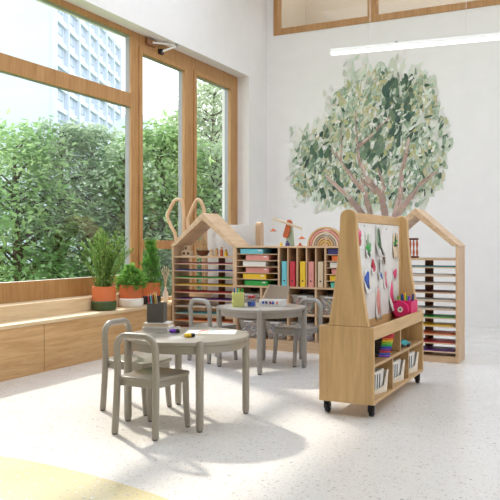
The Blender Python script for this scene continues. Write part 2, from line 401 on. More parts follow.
# ---- painted tree on the back wall
def mural():
    V, Fc, K = [], [], []
    st = [0]
    def stroke(x, z, L, Wd, ang, col, jag=.25):
        st[0] += 1; y = -.0006-st[0]*4e-6
        n = 9; b0 = len(V); ca, sa = math.cos(ang), math.sin(ang)
        for i in range(n):
            t = 2*PI*i/n; r = 1+random.uniform(-jag, jag)
            u = L/2*math.cos(t)*r; v = Wd/2*math.sin(t)*r*(1-.35*math.cos(t))
            V.append((x+u*ca-v*sa, y, z+u*sa+v*ca)); K.append(col)
        Fc.append(tuple(range(b0, b0+n)))
    def px(x, y): p = on_Y(x, y, YB); return p.x, p.z
    # crown outline, measured on the wall
    out = [px(*q) for q in ((300,196),(292,182),(290,160),(296,140),(304,126),(322,118),(330,98),(345,84),(350,66),(362,62),(374,68),(388,60),(402,66),(414,62),(430,78),(444,104),(450,140),(444,176),(424,206),(400,212),(380,206),(352,205),(330,206),(315,200))]
    def inside(x, z):
        c = False; j = len(out)-1
        for i in range(len(out)):
            (xi, zi), (xj, zj) = out[i], out[j]
            if (zi > z) != (zj > z) and x < (xj-xi)*(z-zi)/(zj-zi)+xi: c = not c
            j = i
        return c
    def edge(x, z):
        return min((Vector((x, z))-Vector(p)).length for p in out)
    xa, xb = min(p[0] for p in out), max(p[0] for p in out); za, zb = min(p[1] for p in out), max(p[1] for p in out)
    def rnd():
        while True:
            x, z = random.uniform(xa, xb), random.uniform(za, zb)
            if inside(x, z): return x, z
    def j(c, d=10): r = random.uniform(-d, d); return s(*(max(0, min(255, v+r+random.uniform(-4, 4))) for v in c))
    pale = [(216, 219, 208), (208, 214, 198), (222, 222, 214), (196, 205, 186)]
    mid = [(156, 172, 148), (142, 161, 136), (176, 188, 166), (130, 151, 126)]
    dark = [(92, 114, 94), (78, 102, 84), (108, 130, 104), (66, 88, 76)]
    gold = [(196, 190, 152), (176, 176, 128)]
    for i in range(760):
        x, z = rnd(); stroke(x, z, random.uniform(.12, .28), random.uniform(.05, .12), random.uniform(.6, 2.2), j(random.choice(pale), 6))
    # clumps: darker towards the core and lower left as painted
    cl = [(px(*q), r, d) for q, r, d in (((318,152),.28,.5),((308,172),.25,.55),((335,190),.3,.55),((345,160),.3,.5),((372,160),.32,.6),((396,100),.30,.75),((402,125),.24,.7),((385,140),.28,.75),((360,125),.26,.25),((350,100),.22,.15),((375,90),.25,.2),((412,150),.3,.6),((410,190),.3,.6),((385,185),.28,.6),((362,195),.25,.5),((430,130),.28,.5),((432,170),.28,.5),((340,130),.22,.25),((300,186),.16,.5),((330,172),.22,.6),((420,95),.24,.3))]
    for (c, r, d) in cl:
        for i in range(125):
            a = random.uniform(0, 2*PI); q = r*math.sqrt(random.random())*1.15; x, z = c[0]+q*math.cos(a), c[1]+q*math.sin(a)
            if not inside(x, z): continue
            u = random.random()
            col = random.choice(dark) if u < d*.24 else random.choice(mid) if u < .36+d*.35 else random.choice(gold) if u < .74 else random.choice(pale)
            stroke(x, z, random.uniform(.05, .15), random.uniform(.02, .055), random.gauss(1.3, .55), j(col))
    for i in range(200):
        x, z = rnd()
        if edge(x, z) < .12: continue
        stroke(x, z, random.uniform(.05, .12), random.uniform(.022, .05), random.gauss(1.25, .6), j(random.choice(mid+mid+dark+pale+pale)))
    for q, n in (((398,98),45), ((318,148),18), ((385,140),18), ((372,152),18), ((335,185),14)):
        c = px(*q)
        for i in range(n): stroke(c[0]+random.uniform(-.2, .2), c[1]+random.uniform(-.28, .28), random.uniform(.08, .2), random.uniform(.04, .08), random.gauss(1.4, .35), j(random.choice(dark)))
    BR = (([(312,470),(300,400),(260,350),(235,300),(228,262)],.10,.035), ([(268,460),(250,390),(215,350),(203,325)],.08,.04), ([(245,455),(200,400),(150,355),(135,340)],.09,.03),
                      ([(338,460),(355,400),(360,330),(375,260),(380,230)],.09,.035), ([(345,455),(385,405),(420,360),(460,330)],.09,.04), ([(238,250),(270,222),(300,190),(325,168)],.055,.02),
                      ([(300,400),(306,370),(290,320)],.05,.03), ([(180,295),(182,245),(180,200)],.035,.012), ([(215,350),(160,270),(150,262)],.03,.015), ([(235,300),(225,200),(222,150)],.03,.012), ([(275,385),(240,350),(245,380)],.05,.03))
    # branches
    def branch(pts, w0, w1):
        P = [Vector(px(280+a/2.943, 60+b/2.943)) for a, b in pts]
        for a, b in zip(P, P[1:]):
            L = (b-a).length; n = max(2, int(L/.035))
            tone = random.choice([(176, 150, 138), (160, 136, 124), (190, 166, 154)])
            for k in range(n):
                t = k/n; p = a.lerp(b, t); wd = w0+(w1-w0)*((P.index(a)+t)/(len(P)-1))
                stroke(p.x, p.y, .13, wd, math.atan2(b.y-a.y, b.x-a.x), j(tone, 5), .15)
            perp = Vector((-(b-a).y, (b-a).x)).normalized()
            for k in range(max(2, int(L/.12))):
                p = a.lerp(b, random.random())+perp*random.uniform(-.35, .35)*wd
                stroke(p.x, p.y, random.uniform(.06, .14), .012, math.atan2(b.y-a.y, b.x-a.x), j(random.choice([(120, 100, 92), (214, 196, 186), (136, 118, 108)]), 6))
    for pts, a, b in BR: branch(pts, a, b)
    for i in range(90):
        x, z = rnd()
        if edge(x, z) > .12: stroke(x, z, random.uniform(.05, .11), random.uniform(.02, .04), random.gauss(1.25, .6), j(random.choice(mid+pale)))
    # stray strokes outside the outline
    for q in ((345,70),(352,64),(296,136),(330,96),(368,60),(291,165),(300,200),(322,205),(400,58)):
        c = px(*q)
        for i in range(4): stroke(c[0]+random.gauss(0, .06), c[1]+random.gauss(0, .06), .1, .045, random.gauss(1.5, .4), j(random.choice(pale)))
    V2 = [(v[0]+3, v[1], v[2]-2) for v in V]
    M['mural'] = attrmat('mural_paint')
    o = mesh_np('tree_mural', V2, Fc, 'mural', cols=K); o.location = (-3, YB, 2)
    return tag(o, 'watercolour mural of a broad leafy tree on the white back wall', 'mural')
mural()

# ================================================================== HOUSE SHELVES
FY, BY, DEP = 6.73, 7.07, .34
def house(x0, label):
    cx = x0+.39; t = thing('house_shelf', label, 'shelf', (cx, FY, 0), 0, 'house shaped paper shelves')
    for sgn in (-1, 1):
        a, b = sorted((sgn*.39, sgn*.366)); MB().box(a, b, 0, DEP, 0, 1.075).build('side_panel', 'birch_v', t, bevel=.003)
    th = .055
    for sgn in (-1, 1):
        pts = [(sgn*.40, 1.07), (0, 1.425), (0, 1.425-th*1.35), (sgn*.34, 1.07)]
        MB().prism(pts, 'Y', -.012, DEP+.01).build('roof_panel', 'birch_d', t, bevel=.003)
    MB().box(-.365, .365, .006, DEP, .94, .958).build('top_shelf', 'birch_h', t, bevel=.002)
    for k in range(11):
        z = .868-.0775*k; MB().box(-.365, .365, .006, DEP, z, z+.010).build('tray_shelf', 'birch_h', t, bevel=.001)
    MB().box(.015, .095, DEP-.015, DEP, .02, .939).build('back_slat', 'brown_wood', t, bevel=.002)
    MB().box(-.365, .365, .02, DEP, 0, .06).build('plinth', 'birch_h', t, bevel=.002)
    return t
house(-4.30, 'wooden house shaped paper shelf standing left of the storage unit')
house(-2.01, 'wooden house shaped paper shelf standing behind the whiteboard easel')
SH = [.868-.0775*k+.010 for k in range(11)]
cols_h = ['plum', 'blue', 'green', 'yellow', 'red', 'purple', 'paperwhite', 'cyan', 'orange', 'rust', 'red']
def sheetstack(x0, k, c, wd, lab, h=.006):
    t = MB()
    for q in range(3):
        dx = random.uniform(-.008, .008); t.box(-wd/2+dx, wd/2+dx, .002*q, .26-.003*q, h/3*q+.0004, h/3*(q+1))
    o = t.build('paper_stack', c, bevel=0); o.location = (x0+.39, FY+.012+random.uniform(0, .012), SH[k]+.0005)
    return tag(o, lab, 'paper', 'coloured paper on the house shelf trays')
names = ['first', 'second', 'third', 'fourth', 'fifth', 'sixth', 'seventh', 'eighth', 'ninth', 'tenth', 'eleventh']
for k, c in enumerate(cols_h):
    cn = {'paperwhite': 'white', 'plum': 'plum red', 'rust': 'rust brown'}.get(c, c)
    sheetstack(-4.30, k, c, .69, f'{cn} paper on the {names[k]} tray down in the left house shelf', .016 if k == 10 else .007)
for k, c in enumerate(['teal', 'paperwhite', 'paperwhite', 'brown', 'paperwhite', 'lightgrey', 'green', 'yellow', 'orange', 'red', 'purple']):
    cn = {'paperwhite': 'white', 'lightgrey': 'light grey'}.get(c, c)
    sheetstack(-2.01, k, c, .69, f'{cn} paper on the {names[k]} tray down in the house shelf behind the easel', .007)

# things on the platform of the left house shelf
PZ = .9585
for (dx, dz, nm) in ((-.285, 0, 'lower left'), (-.218, 0, 'lower right'), (-.25, .0565, 'topmost')):
    t = thing('toy_cube', f'{nm} small white wooden cube of the three piled in the house shelf', 'toy block', (-3.91+dx, FY+.10, PZ+dz), random.uniform(-.2, .2), 'white toy cubes'); t.scale = (1.25,)*3
    MB().box(-.022, .022, -.022, .022, 0, .044).build('block', 'cream', t, bevel=.004)
    MB().box(-.013, .013, -.0235, -.0222, .01, .034).build('dot_face', 'brown', t)
cm = on_Y(203, 257, FY+.13)
st_ = thing('ring_stacker', 'dark brown wooden boat base with a tower of stacked rings', 'toy', (cm.x, FY+.13, PZ)); st_.scale = (1.15, 1.15, 1.0)
MB().lathe([(.02, 0), (.045, .012), (.062, .045), (.066, .06), (.05, .062)], 24).build('bowl_base', 'brown', st_)
MB().tube([(0, 0, .06), (0, 0, .215)], .006).build('rod', 'tan', st_)
for k in range(7):
    r = .050-.004*k; z = .070+.019*k; MB().lathe([(r-.004, z-.006), (r, z), (r-.004, z+.006), (.008, z+.007)], 20).build('ring', 'tan', st_)
for i, (px_, h, wd, c, lab) in enumerate(((211.5, .065, .05, 'cream', 'cream wooden block standing next to the ring stacker'), (216.5, .085, .042, 'tan', 'tan wooden peg block second from the ring stacker'),
                                  (221.5, .105, .038, 'rust', 'tall rust wooden peg figure on the house shelf platform'), (226, .075, .038, 'yellow', 'short yellow wooden peg by the right wall of the house shelf'))):
    p = on_Y(px_, 257, FY+.10); t = thing('wooden_peg', lab, 'toy', (p.x, FY+.10, PZ), .2*i)
    MB().lathe([(wd/2, 0), (wd/2, h*.62), (wd*.36, h*.68)], 16).build('body', c, t)
    MB().ball((0, 0, h*.82), wd*.42).build('head', 'tan', t)
# bead frame on the right house platform
p = on_Y(412, 258, FY+.10)
bf = thing('bead_frame', 'dark wooden frame with upright spindles on the house shelf behind the easel', 'toy', (p.x, FY+.10, PZ))
MB().box(-.06, .06, -.03, .03, 0, .018).build('base', 'brown', bf, bevel=.003)
MB().box(-.06, .06, -.015, .015, .17, .188).build('top_bar', 'brown', bf, bevel=.003)
for k in range(4): MB().lathe([(.006, .018), (.012, .05), (.006, .09), (.012, .13), (.006, .17)], 12, c=(-.048+.032*k, 0, 0)).build('spindle', 'rust', bf)

# ================================================================== STORAGE UNIT
SX0, SX1 = -3.52, -2.01; SW = SX1-SX0; TOPZ = 1.07; MIDZ = .66; LOWZ = .385; KICK = .11
su = thing('storage_unit', 'long low wooden storage unit with pigeonholes and tubs', 'shelf', ((SX0+SX1)/2, FY, 0))
h_ = SW/2
MB().box(-h_, h_, 0, DEP, TOPZ-.02, TOPZ).build('top', 'birch_h', su, bevel=.002)
for sgn in (-1, 1):
    a, b = sorted((sgn*h_, sgn*(h_-.02))); MB().box(a, b, 0, DEP, 0, TOPZ-.02).build('side_panel', 'birch_v', su, bevel=.002)
MB().box(-h_+.02, h_-.02, DEP-.012, DEP, KICK, TOPZ-.02).build('back_panel', 'shade_panel', su)
MB().box(-h_+.02, h_-.02, .004, .024, 0, KICK-.02).build('kick_board', 'birch_h', su)
for z in (KICK-.02, LOWZ-.018, MIDZ-.02): MB().box(-h_+.02, h_-.02, .002, DEP-.012, z, z+.018).build('shelf', 'birch_h', su, bevel=.001)
mods = [-h_, -h_+SW/3, -h_+2*SW/3, h_]
for x in mods[1:3]: MB().box(x-.009, x+.009, .002, DEP-.012, MIDZ, TOPZ-.02).build('divider', 'birch_v', su, bevel=.001)
nrow = 6; rowh = (TOPZ-.02-MIDZ)/nrow
for mi in (0, 2):
    for k in range(1, nrow): MB().box(mods[mi]+(.02 if mi == 0 else .009), mods[mi+1]-(.009 if mi == 0 else .02), .004, DEP-.012, MIDZ+rowh*k-.004, MIDZ+rowh*k+.003).build('thin_shelf', 'birch_h', su)
cwv = (SW/3)/5
for k in range(1, 5): MB().box(mods[1]+cwv*k-.006, mods[1]+cwv*k+.006, .004, DEP-.012, MIDZ, TOPZ-.02).build('divider', 'birch_v', su)
ncol = 5; cw = SW/ncol
for k in range(1, ncol): MB().box(-h_+cw*k-.009, -h_+cw*k+.009, .002, DEP-.012, KICK, MIDZ-.02).build('divider', 'birch_v', su, bevel=.001)
UX = (SX0+SX1)/2
def docbox(c, x, z, lab, hgt=.052, wd=.265):
    t = thing('document_box', lab, 'box', (x, FY+.012+random.uniform(0, .012), z+.0005), 0, 'flat coloured document boxes')
    MB().box(-wd/2+.002, wd/2-.002, .002, .24, 0, hgt*.55).build('tray', c, t, bevel=.002)
    MB().box(-wd/2, wd/2, 0, .242, hgt*.4, hgt).build('lid', c, t, bevel=.003)
    MB().box(wd*.28, wd*.42, -.0012, -.0002, hgt*.55, hgt*.8).build('label_tab', 'paperwhite', t)
for mi, cl_, where in ((0, ['cyan', 'pink', 'paperwhite', 'pink', 'yellow', 'green'], 'left'), (2, ['navy', 'orange', 'paperwhite', 'pink', 'yellow', 'aqua'], 'right')):
    for r, c in enumerate(cl_):
        z = MIDZ+rowh*(nrow-1-r)+(.003 if r < nrow-1 else -.002)
        off = [.0, .065, .03, .06, .03, .045][r]
        x = UX+mods[mi]+(.190+off if mi == 0 else .155+off*.6)
        cn = {'paperwhite': 'white', 'cyan': 'light blue'}.get(c, c)
        extra = {(0, 1): ' second from the top', (0, 3): ' fourth from the top'}.get((mi, r), '')
        docbox(c, x, z, f'{cn} flat document box{extra} in the {where} pigeonholes of the storage unit', rowh*.78)
for k, c in enumerate(['cyan', 'red', 'yellow', 'pink', 'cream']):
    x = UX+mods[1]+cwv*(k+.5)+(.008 if k in (0, 2) else -.004); cn = {'cyan': 'light blue'}.get(c, c)
    t = thing('file_box', f'{cn} upright file box in the vertical slots of the storage unit', 'file', (x, FY+.012, MIDZ-.0015), 0, 'upright file boxes')
    MB().box(-.028, .028, 0, .25, 0, .255).build('case', c, t, bevel=.003)
    MB().box(-.018, .018, -.0012, -.0002, .13, .19).build('label_tab', c, t)
    MB().lathe([(.009, 0), (.009, .0015)], 16, c=(0, -.0004, .06), M3=Matrix.Rotation(PI/2, 3, 'X')).build('finger_hole', 'black', t)
# tubs
def tub_mesh():
    m = MB(); h = .19
    def ring(w2, d2, z, r=.02): return [m.bm.verts.new((x, y, z)) for x, y in rrect(-w2, w2, -d2, d2, r, 4)]
    rs = [ring(.098, .11, .001), ring(.122, .14, h-.012), ring(.134, .152, h-.012, .026), ring(.134, .152, h, .026), ring(.120, .138, h), ring(.096, .108, .006)]
    for A, B in zip(rs, rs[1:]):
        n = len(A)
        for i in range(n): m.bm.faces.new((A[i], A[(i+1) % n], B[(i+1) % n], B[i]))
    m.bm.faces.new(rs[0][::-1]); m.bm.faces.new(rs[-1])
    return m
brick_cols = [['yellow', 'red', 'blue', 'green', 'paperwhite'], ['purple', 'paperwhite', 'blue', 'pink', 'lightgrey'], ['orange', 'teal', 'yellow', 'paperwhite', 'red']]
def bricks(cols):
    V, F, K = [], [], []
    for i in range(130):
        zc = random.uniform(.012, .145); f = zc/.19
        w2 = (.078+.02*f); d2 = .09+.02*f
        c = Vector((random.uniform(-w2, w2), random.uniform(-d2, d2), zc)); R3 = Matrix.Rotation(random.uniform(0, PI), 3, Vector((random.gauss(0, 1), random.gauss(0, 1), random.gauss(0, 1))).normalized())
        a, b, d = random.choice(((.011, .008, .008), (.014, .008, .006), (.009, .009, .009))); b0 = len(V)
        col = s(*PAL[random.choice(cols)])
        for p in ((-a,-b,-d),(a,-b,-d),(a,b,-d),(-a,b,-d),(-a,-b,d),(a,-b,d),(a,b,d),(-a,b,d)):
            q = c+R3 @ Vector(p); V.append(tuple(q)); K.append(col)
        F += [tuple(b0+i for i in f) for f in ((0,3,2,1),(4,5,6,7),(0,1,5,4),(1,2,6,5),(2,3,7,6),(3,0,4,7))]
    return V, F, K
M['bricks'] = attrmat('toy_brick_plastic', .35)
ordn = ['first', 'second', 'third', 'fourth', 'fifth']
tub0 = None
for r, (z, rn) in enumerate(((LOWZ+.0005, 'upper'), (KICK-.0015, 'lower'))):
    for k in range(ncol):
        x = SX0+cw*(k+.5); lab = f'clear plastic tub of toy bricks, {ordn[k]} from the left in the {rn} row'
        if tub0 is None:
            t = thing('storage_tub', lab, 'tub', (x, FY+.165, z), 0, 'clear toy tubs'); tub_mesh().build('tub', 'tub', t)
            MB().box(-.05, .05, -.154, -.150, .168, .182).build('grip', 'lightgrey', t); tub0 = t
        else: dup(tub0, (x, FY+.165, z), 0, lab)
        V, F, K = bricks(brick_cols[(k+r) % 3] if r == 0 else brick_cols[1])
        o = mesh_np('toy_bricks', V, F, 'bricks', cols=K); o.location = (x, FY+.165, z+.007)
        tag(o, f'mixed small toy bricks inside the {ordn[k]} tub of the {rn} row', 'toy bricks', kind='stuff')

# ---- on top of the storage unit
p = on_Y(290, 245, FY+.14)
bs = thing('balance_scale', 'wooden toy balance scale with sage green stand and orange pans', 'toy', (p.x, FY+.14, TOPZ), 0)
MB().prism([(-.045, 0), (.045, 0), (.024, .235), (-.018, .235)], 'Y', -.022, .022).build('stand', 'sage', bs, bevel=.004)
R_ = Matrix.Rotation(math.radians(-20), 3, 'Y')
MB().prism([(q[0]*math.cos(.3)+q[1]*math.sin(.3)-.012, .17+q[1]*math.cos(.3)-q[0]*math.sin(.3)) for q in rrect(-.028, .028, -.09, .10, .02)], 'Y', -.05, -.026).build('pointer', 'rust', bs, bevel=.003)
bl, br_ = Vector((-.165, -.036, .285)), Vector((.155, -.036, .175))
d_ = (br_-bl).normalized(); up_ = Vector((-d_.z, 0, d_.x))
bmm = MB(); q = [(bl+up_*.012), (br_+up_*.012), (br_-up_*.012), (bl-up_*.012)]
bmm.prism([(v.x, v.z) for v in q], 'Y', -.066, -.051).build('beam', 'cream', bs, bevel=.003)
for e, dz in ((bl, .135), (br_, .105)):
    pn = MB().lathe([(.045, 0), (.03, .006), (.012, .022), (.006, .03)], 20, c=(e.x, -.058, e.z-dz)); pn_o = pn.build('pan', 'rust', bs)
    MB().tube([(e.x, -.058, e.z-.01), (e.x, -.058, e.z-dz+.028)], .002, 6).build('string', 'cream', bs)
for px_, c, h, r, lab in ((281, 'yellow', .045, .015, 'small yellow wooden weight left of the balance scale'), (287.5, 'navy', .06, .022, 'navy knobbed weight in front of the balance scale'), (300, 'rust', .012, .03, 'flat orange disc weight right of the balance scale')):
    q = on_Y(px_, 245, FY+.05); t = thing('toy_weight', lab, 'toy', (q.x, FY+.05, TOPZ))
    MB().lathe([(r, 0), (r, h*.5), (r*.55, h*.6)], 18).build('body', c, t)
    MB().ball((0, 0, h*.6+r*.35), r*.5).build('knob', c, t)
rc = on_Y(326, 245, FY+.15)
arcs = [('outermost', 'tan'), ('second largest', 'pink'), ('third largest', 'cream'), ('fourth largest', 'greybeige'), ('fifth largest', 'tan'), ('sixth largest', 'ochre'), ('innermost', 'tan')]
for k, (n_, c) in enumerate(arcs):
    ro = .192-.0262*k; ri = ro-.020 if k < 6 else 0.004
    pts = arc(0, 0, ro, 0, 180, 28)+arc(0, 0, ri, 180, 0, 28)
    o = MB().prism(pts, 'Y', -.03, .03).build('rainbow_arch', c, bevel=.002); o.location = (rc.x, FY+.15, TOPZ)
    tag(o, f'{n_} {"grey brown" if c=="greybeige" else c} arch of the nested wooden rainbow on the storage unit', 'toy', 'nested rainbow arches')

# ---- second board standing behind the left house shelf
eb = thing('display_board', 'white display board with rounded wooden end post behind the left house shelf', 'board', (-3.93, 7.42, 0))
MB().box(-.345, .335, -.012, .012, .38, 1.31).build('panel', 'board', eb, bevel=.002)
MB().prism([(-.16, 0), (.16, 0), (.16, .05), (.05, .12), (.04, 1.30)]+arc(0, 1.30, .04, 0, 180, 8)+[(-.04, 1.30), (-.05, .12), (-.16, .05)], 'X', .336, .40).build('end_post', 'birch_v', eb, bevel=.003)
MB().prism([(-.04, .45), (.04, .45), (.04, 1.30)]+arc(0, 1.30, .04, 0, 180, 8)+[(-.04, 1.30)], 'X', -.368, -.346).build('end_post', 'birch_v', eb, bevel=.003)
MB().box(-.345, .335, -.02, .02, .30, .379).build('rail', 'birch_h', eb, bevel=.003)
for i in range(26):
    x, z = random.uniform(-.28, .28), random.uniform(.55, 1.25); r = random.uniform(.01, .03); MB().tube([(x+r*1.5*math.cos(a), -.0135, z+r*math.sin(a)*(1+.5*math.sin(3*a))) for a in np.linspace(0, 5.5, 12)], .0014, 5).build('pencil_doodle', 'lightgrey', eb)


# ---- bentwood hoops on the bench end, in front of the mullion
bw = thing('bentwood_stand', 'pale bentwood stand with two ear shaped hoops beside the house shelf', 'stand', (-4.455, 7.30, BT))
def spl(pts, k=6):
    P = [Vector(p) for p in pts]; out = []
    for i in range(len(P)-1):
        a, b, c, d = P[max(i-1, 0)], P[i], P[i+1], P[min(i+2, len(P)-1)]
        for j in range(k):
            t = j/k; out.append(.5*((2*b)+(c-a)*t+(2*a-5*b+4*c-d)*t*t+(3*b-a-3*c+d)*t**3))
    return out+[P[-1]]
def hoop(pxs):
    return spl([on_Y(x, y, 7.30)-bw.location for x, y in pxs], 5)
MB().tube(hoop([(180,292),(178,262),(175.5,236),(171,226),(167.5,217),(170.5,208),(174.5,201),(179,199.5),(182,202),(183.5,212),(184.5,230),(185.5,262),(186,292)]), .021, 10).build('hoop', 'birch_v', bw)
MB().tube(hoop([(190,292),(190,262),(189.5,236),(188,222),(190.5,213),(194,205),(196.5,200.5),(199.5,200),(202.5,205),(204.5,213),(205.5,232),(206,262),(206,292)]), .021, 10).build('hoop', 'birch_v', bw)
pb = on_Y(180, 292, 7.3)-bw.location; pe = on_Y(206, 292, 7.3)-bw.location
MB().box(pb.x-.04, pe.x+.04, -.07, .07, 0, pb.z+.02).build('base', 'birch_h', bw, bevel=.006)

# ================================================================== PLANTS ON THE BENCH
def potted(name, x, ybase, low, lab, r, h):
    X = -4.455; Y = X/_ratio(x); t = thing(name, lab, 'plant', (X, Y, BT))
    MB().lathe([(r*.86, 0), (r*.93, .004), (r, h*.1), (r*1.02, h*.36), (r*.955, h*.4)], 32).build('lower_pot', low, t)
    MB().lathe([(r*.95, h*.4), (r*.955, h*.6), (r*.94, h), (r*.86, h), (r*.85, h*.86)], 32).build('upper_pot', 'terracotta', t)
    MB().lathe([(r*.86, h*.84), (r*.86, h*.9)], 24).build('soil', 'soil', t)
    return t
M['rosemary'] = leafmat('rosemary_leaf', s(82, 124, 54), s(152, 184, 100), .35, 20)
M['mint'] = leafmat('mint_leaf', s(96, 146, 66), s(152, 196, 100), .4, 20)
M['cypress'] = leafmat('cypress_leaf', s(76, 134, 56), s(140, 190, 96), .4, 20)
M['stem'] = plain('green_stem', s(96, 98, 60), .7, var=.15)
def leaf(V, F, p, d, L, Wd, up=None):
    d = d.normalized(); sdv = d.cross(up if up else Vector((random.gauss(0,1), random.gauss(0,1), random.gauss(0,1)))).normalized()*Wd/2
    b = len(V); V.extend([tuple(p), tuple(p+d*L*.5+sdv), tuple(p+d*L), tuple(p+d*L*.5-sdv)]); F.append((b, b+1, b+2, b+3))
def rosemary(t, z0, H, n):
    V, F = [], []; sm = MB()
    for i in range(n):
        a = random.uniform(0, 2*PI); lean = abs(random.gauss(.0, .30))+.03; hh = H*random.uniform(.55, 1)*(1-.55*lean)
        b = Vector((random.gauss(0, .03), random.gauss(0, .03), z0)); dirv = Vector((math.cos(a)*lean, math.sin(a)*lean, 1))
        pts = [b+dirv*hh*q+Vector((math.cos(a), math.sin(a), 0))*.22*hh*q*q*(lean*2) for q in np.linspace(0, 1, 9)]
        sm.tube(pts, .003, 5)
        for q in np.linspace(.05, 1, int(hh/.0075)):
            k = min(int(q*8), 7); p = pts[k].lerp(pts[k+1], q*8-k)
            for e in range(2):
                aa = random.uniform(0, 2*PI); leaf(V, F, p, Vector((math.cos(aa), math.sin(aa), random.uniform(.5, 1.5))), random.uniform(.026, .048), .008)
    sm.build('stems', 'stem', t); mesh_np('foliage', V, F, 'rosemary', t)
def bush(t, z0, H, R, n, mat, L, Wd, cone=False):
    V, F = [], []; sm = MB()
    for i in range(n):
        a = random.uniform(0, 2*PI); f = math.sqrt(random.random())
        zz = random.random(); rr = R*f*((1-.75*zz) if cone else math.sin(PI*(.25+.7*zz)))
        tip = Vector((math.cos(a)*rr, math.sin(a)*rr, z0+H*zz*(1 if cone else (.75+.4*(1-f)))))
        b = Vector((math.cos(a)*rr*.25, math.sin(a)*rr*.25, z0)); 
        if i % 3 == 0: sm.tube([b, b.lerp(tip, .5)+Vector((0, 0, .02)), tip], .0018, 4)
        for k in range(16):
            q = tip+Vector((random.gauss(0, .014), random.gauss(0, .014), random.gauss(0, .016)))
            aa = random.uniform(0, 2*PI); leaf(V, F, q, Vector((math.cos(aa), math.sin(aa), random.uniform(-.2, 1.3 if cone else .6))), L*random.uniform(.7, 1.2), Wd)
    sm.build('stems', 'stem', t); mesh_np('foliage', V, F, mat, t)
t = potted('potted_rosemary', 104, 311, 'pot_green', 'tall rosemary in a terracotta and green pot at the left on the bench', .122, .235); rosemary(t, .2, .64, 44)
t = potted('potted_mint', 131, 309, 'pot_white', 'low bushy mint in a terracotta and white pot on the bench', .128, .225); bush(t, .19, .24, .16, 130, 'mint', .034, .022)
t = potted('potted_cypress', 150.5, 306, 'pot_black', 'upright feathery green plant in a terracotta and black pot on the bench', .112, .235); bush(t, .19, .48, .135, 190, 'cypress', .038, .009, True)
# dried stems in a bottle further along the bench
q = Vector((-4.44, -4.44/_ratio(165.5), BT))
vs = thing('twig_vase', 'slim vase of pale dried stems on the bench beside the house shelf', 'vase', q)
MB().lathe([(.028, 0), (.032, .01), (.03, .10), (.014, .14), (.014, .17)], 20).build('vase', 'pot_white', vs)
for k in range(6):
    a = 2*PI*k/6+.3; MB().tube([(0, 0, .15), (.02*math.cos(a), .02*math.sin(a), .28), (.05*math.cos(a), .05*math.sin(a), .36+.02*(k % 3))], [.003, .003, .005], 6).build('dried_stem', 'cream', vs)

# ================================================================== TABLES AND CHAIRS
def table(cx, cy, rot, h, mat, lab):
    t = thing('round_table', lab, 'table', (cx, cy, 0), math.radians(rot), 'round children tables')
    R = .385
    MB().lathe([(R-.01, h-.026), (R-.001, h-.022), (R, h-.004), (R-.006, h)], 72).build('tabletop', mat, t)
    MB().lathe([(R-.03, h-.075), (R-.022, h-.075), (R-.022, h-.027), (R-.03, h-.027), (R-.03, h-.075)], 72, cap=False).build('apron', mat, t)
    for k in range(4):
        a = math.radians(90*k); c = Vector((.377*math.cos(a), .377*math.sin(a), 0))
        lg = MB().lathe([(.015, .006), (.02, .008), (.0235, .03), (.0245, h-.03), (.023, h-.008), (.016, h+.004), (.006, h+.008)], 20, c=c).build('leg', mat, t)
        MB().lathe([(.014, 0), (.017, .002), (.017, .0075)], 14, c=c).build('foot_glide', 'glide', lg)
        u = Vector((math.cos(a), math.sin(a), 0)); MB().obox(Vector((.30*math.cos(a), .30*math.sin(a), h-.05)), (.10, .05, .04), Matrix.Rotation(a, 3, 'Z')).build('corner_block', mat, t, bevel=.004)
    return t
table(-2.385, 3.925, -48.5, .525, 'taupe', 'taupe round table in front with two chairs drawn up to it')
table(-2.765, 5.80, -67, .54, 'taupe_g', 'grey round table further back with a chair on each side')
def chair(mat, lab, loc, rz):
    t = thing('child_chair', lab, 'chair', loc, rz, 'children chairs with loop backs')
    x, yb, yf = .136, -.165, .158; r = .0205
    left = [(-x-.006, yb-.018, .008), (-x-.002, yb-.006, .2), (-x, yb, .34), (-x, yb-.006, .47)]
    bend = [(-x+.075-.075*math.cos(a), yb-.008, .495+.075*math.sin(a)) for a in np.linspace(.12, PI/2, 8)]
    half = left+bend; path = half+[(-p[0], p[1], p[2]) for p in reversed(half)]
    bf_ = MB().tube(path, r, 14).build('back_loop', mat, t)
    for sgn in (-1, 1): MB().lathe([(.014, 0), (.016, .002), (.016, .012)], 12, c=(sgn*(x+.006), yb-.018, 0)).build('foot_glide', 'glide', bf_)
    pts = [(-.134, -.165), (-.152, .10)]+arc(-.10, .135, .052, 180, 90, 6)+arc(.10, .135, .052, 90, 0, 6)+[(.152, .10), (.134, -.165)]
    MB().prism(pts, 'Z', .312, .334).build('seat', mat, t, bevel=.006, seg=3)
    sc_ = .93
    pts2 = [(u*sc_, v*sc_) for u, v in pts]
    MB().prism(pts2, 'Z', .277, .3115).build('apron', mat, t, bevel=.003)
    for sgn in (-1, 1):
        lg = MB().tube([(sgn*.138, yf-.004, .008), (sgn*.134, yf-.018, .16), (sgn*.132, yf-.022, .3115)], [.018, .020, .0205], 14).build('leg', mat, t)
        MB().lathe([(.013, 0), (.015, .002), (.015, .012)], 12, c=(sgn*.138, yf-.004, 0)).build('foot_glide', 'glide', lg)
    return t
chA = chair('taupe', 'taupe loop backed child chair nearest the viewer, at the front table', (-2.402, 3.565, 0), math.radians(-2))
dup(chA, (-2.80, 3.975, 0), math.radians(-90), 'taupe loop backed child chair between the front table and the bench')
chC = chair('taupe_g', 'grey loop backed child chair in front of the left house shelf', (-3.335, 5.955, 0), math.radians(-20))
dup(chC, (-2.565, 6.13, 0), math.radians(155), 'grey loop backed child chair right of the back table beside the easel')

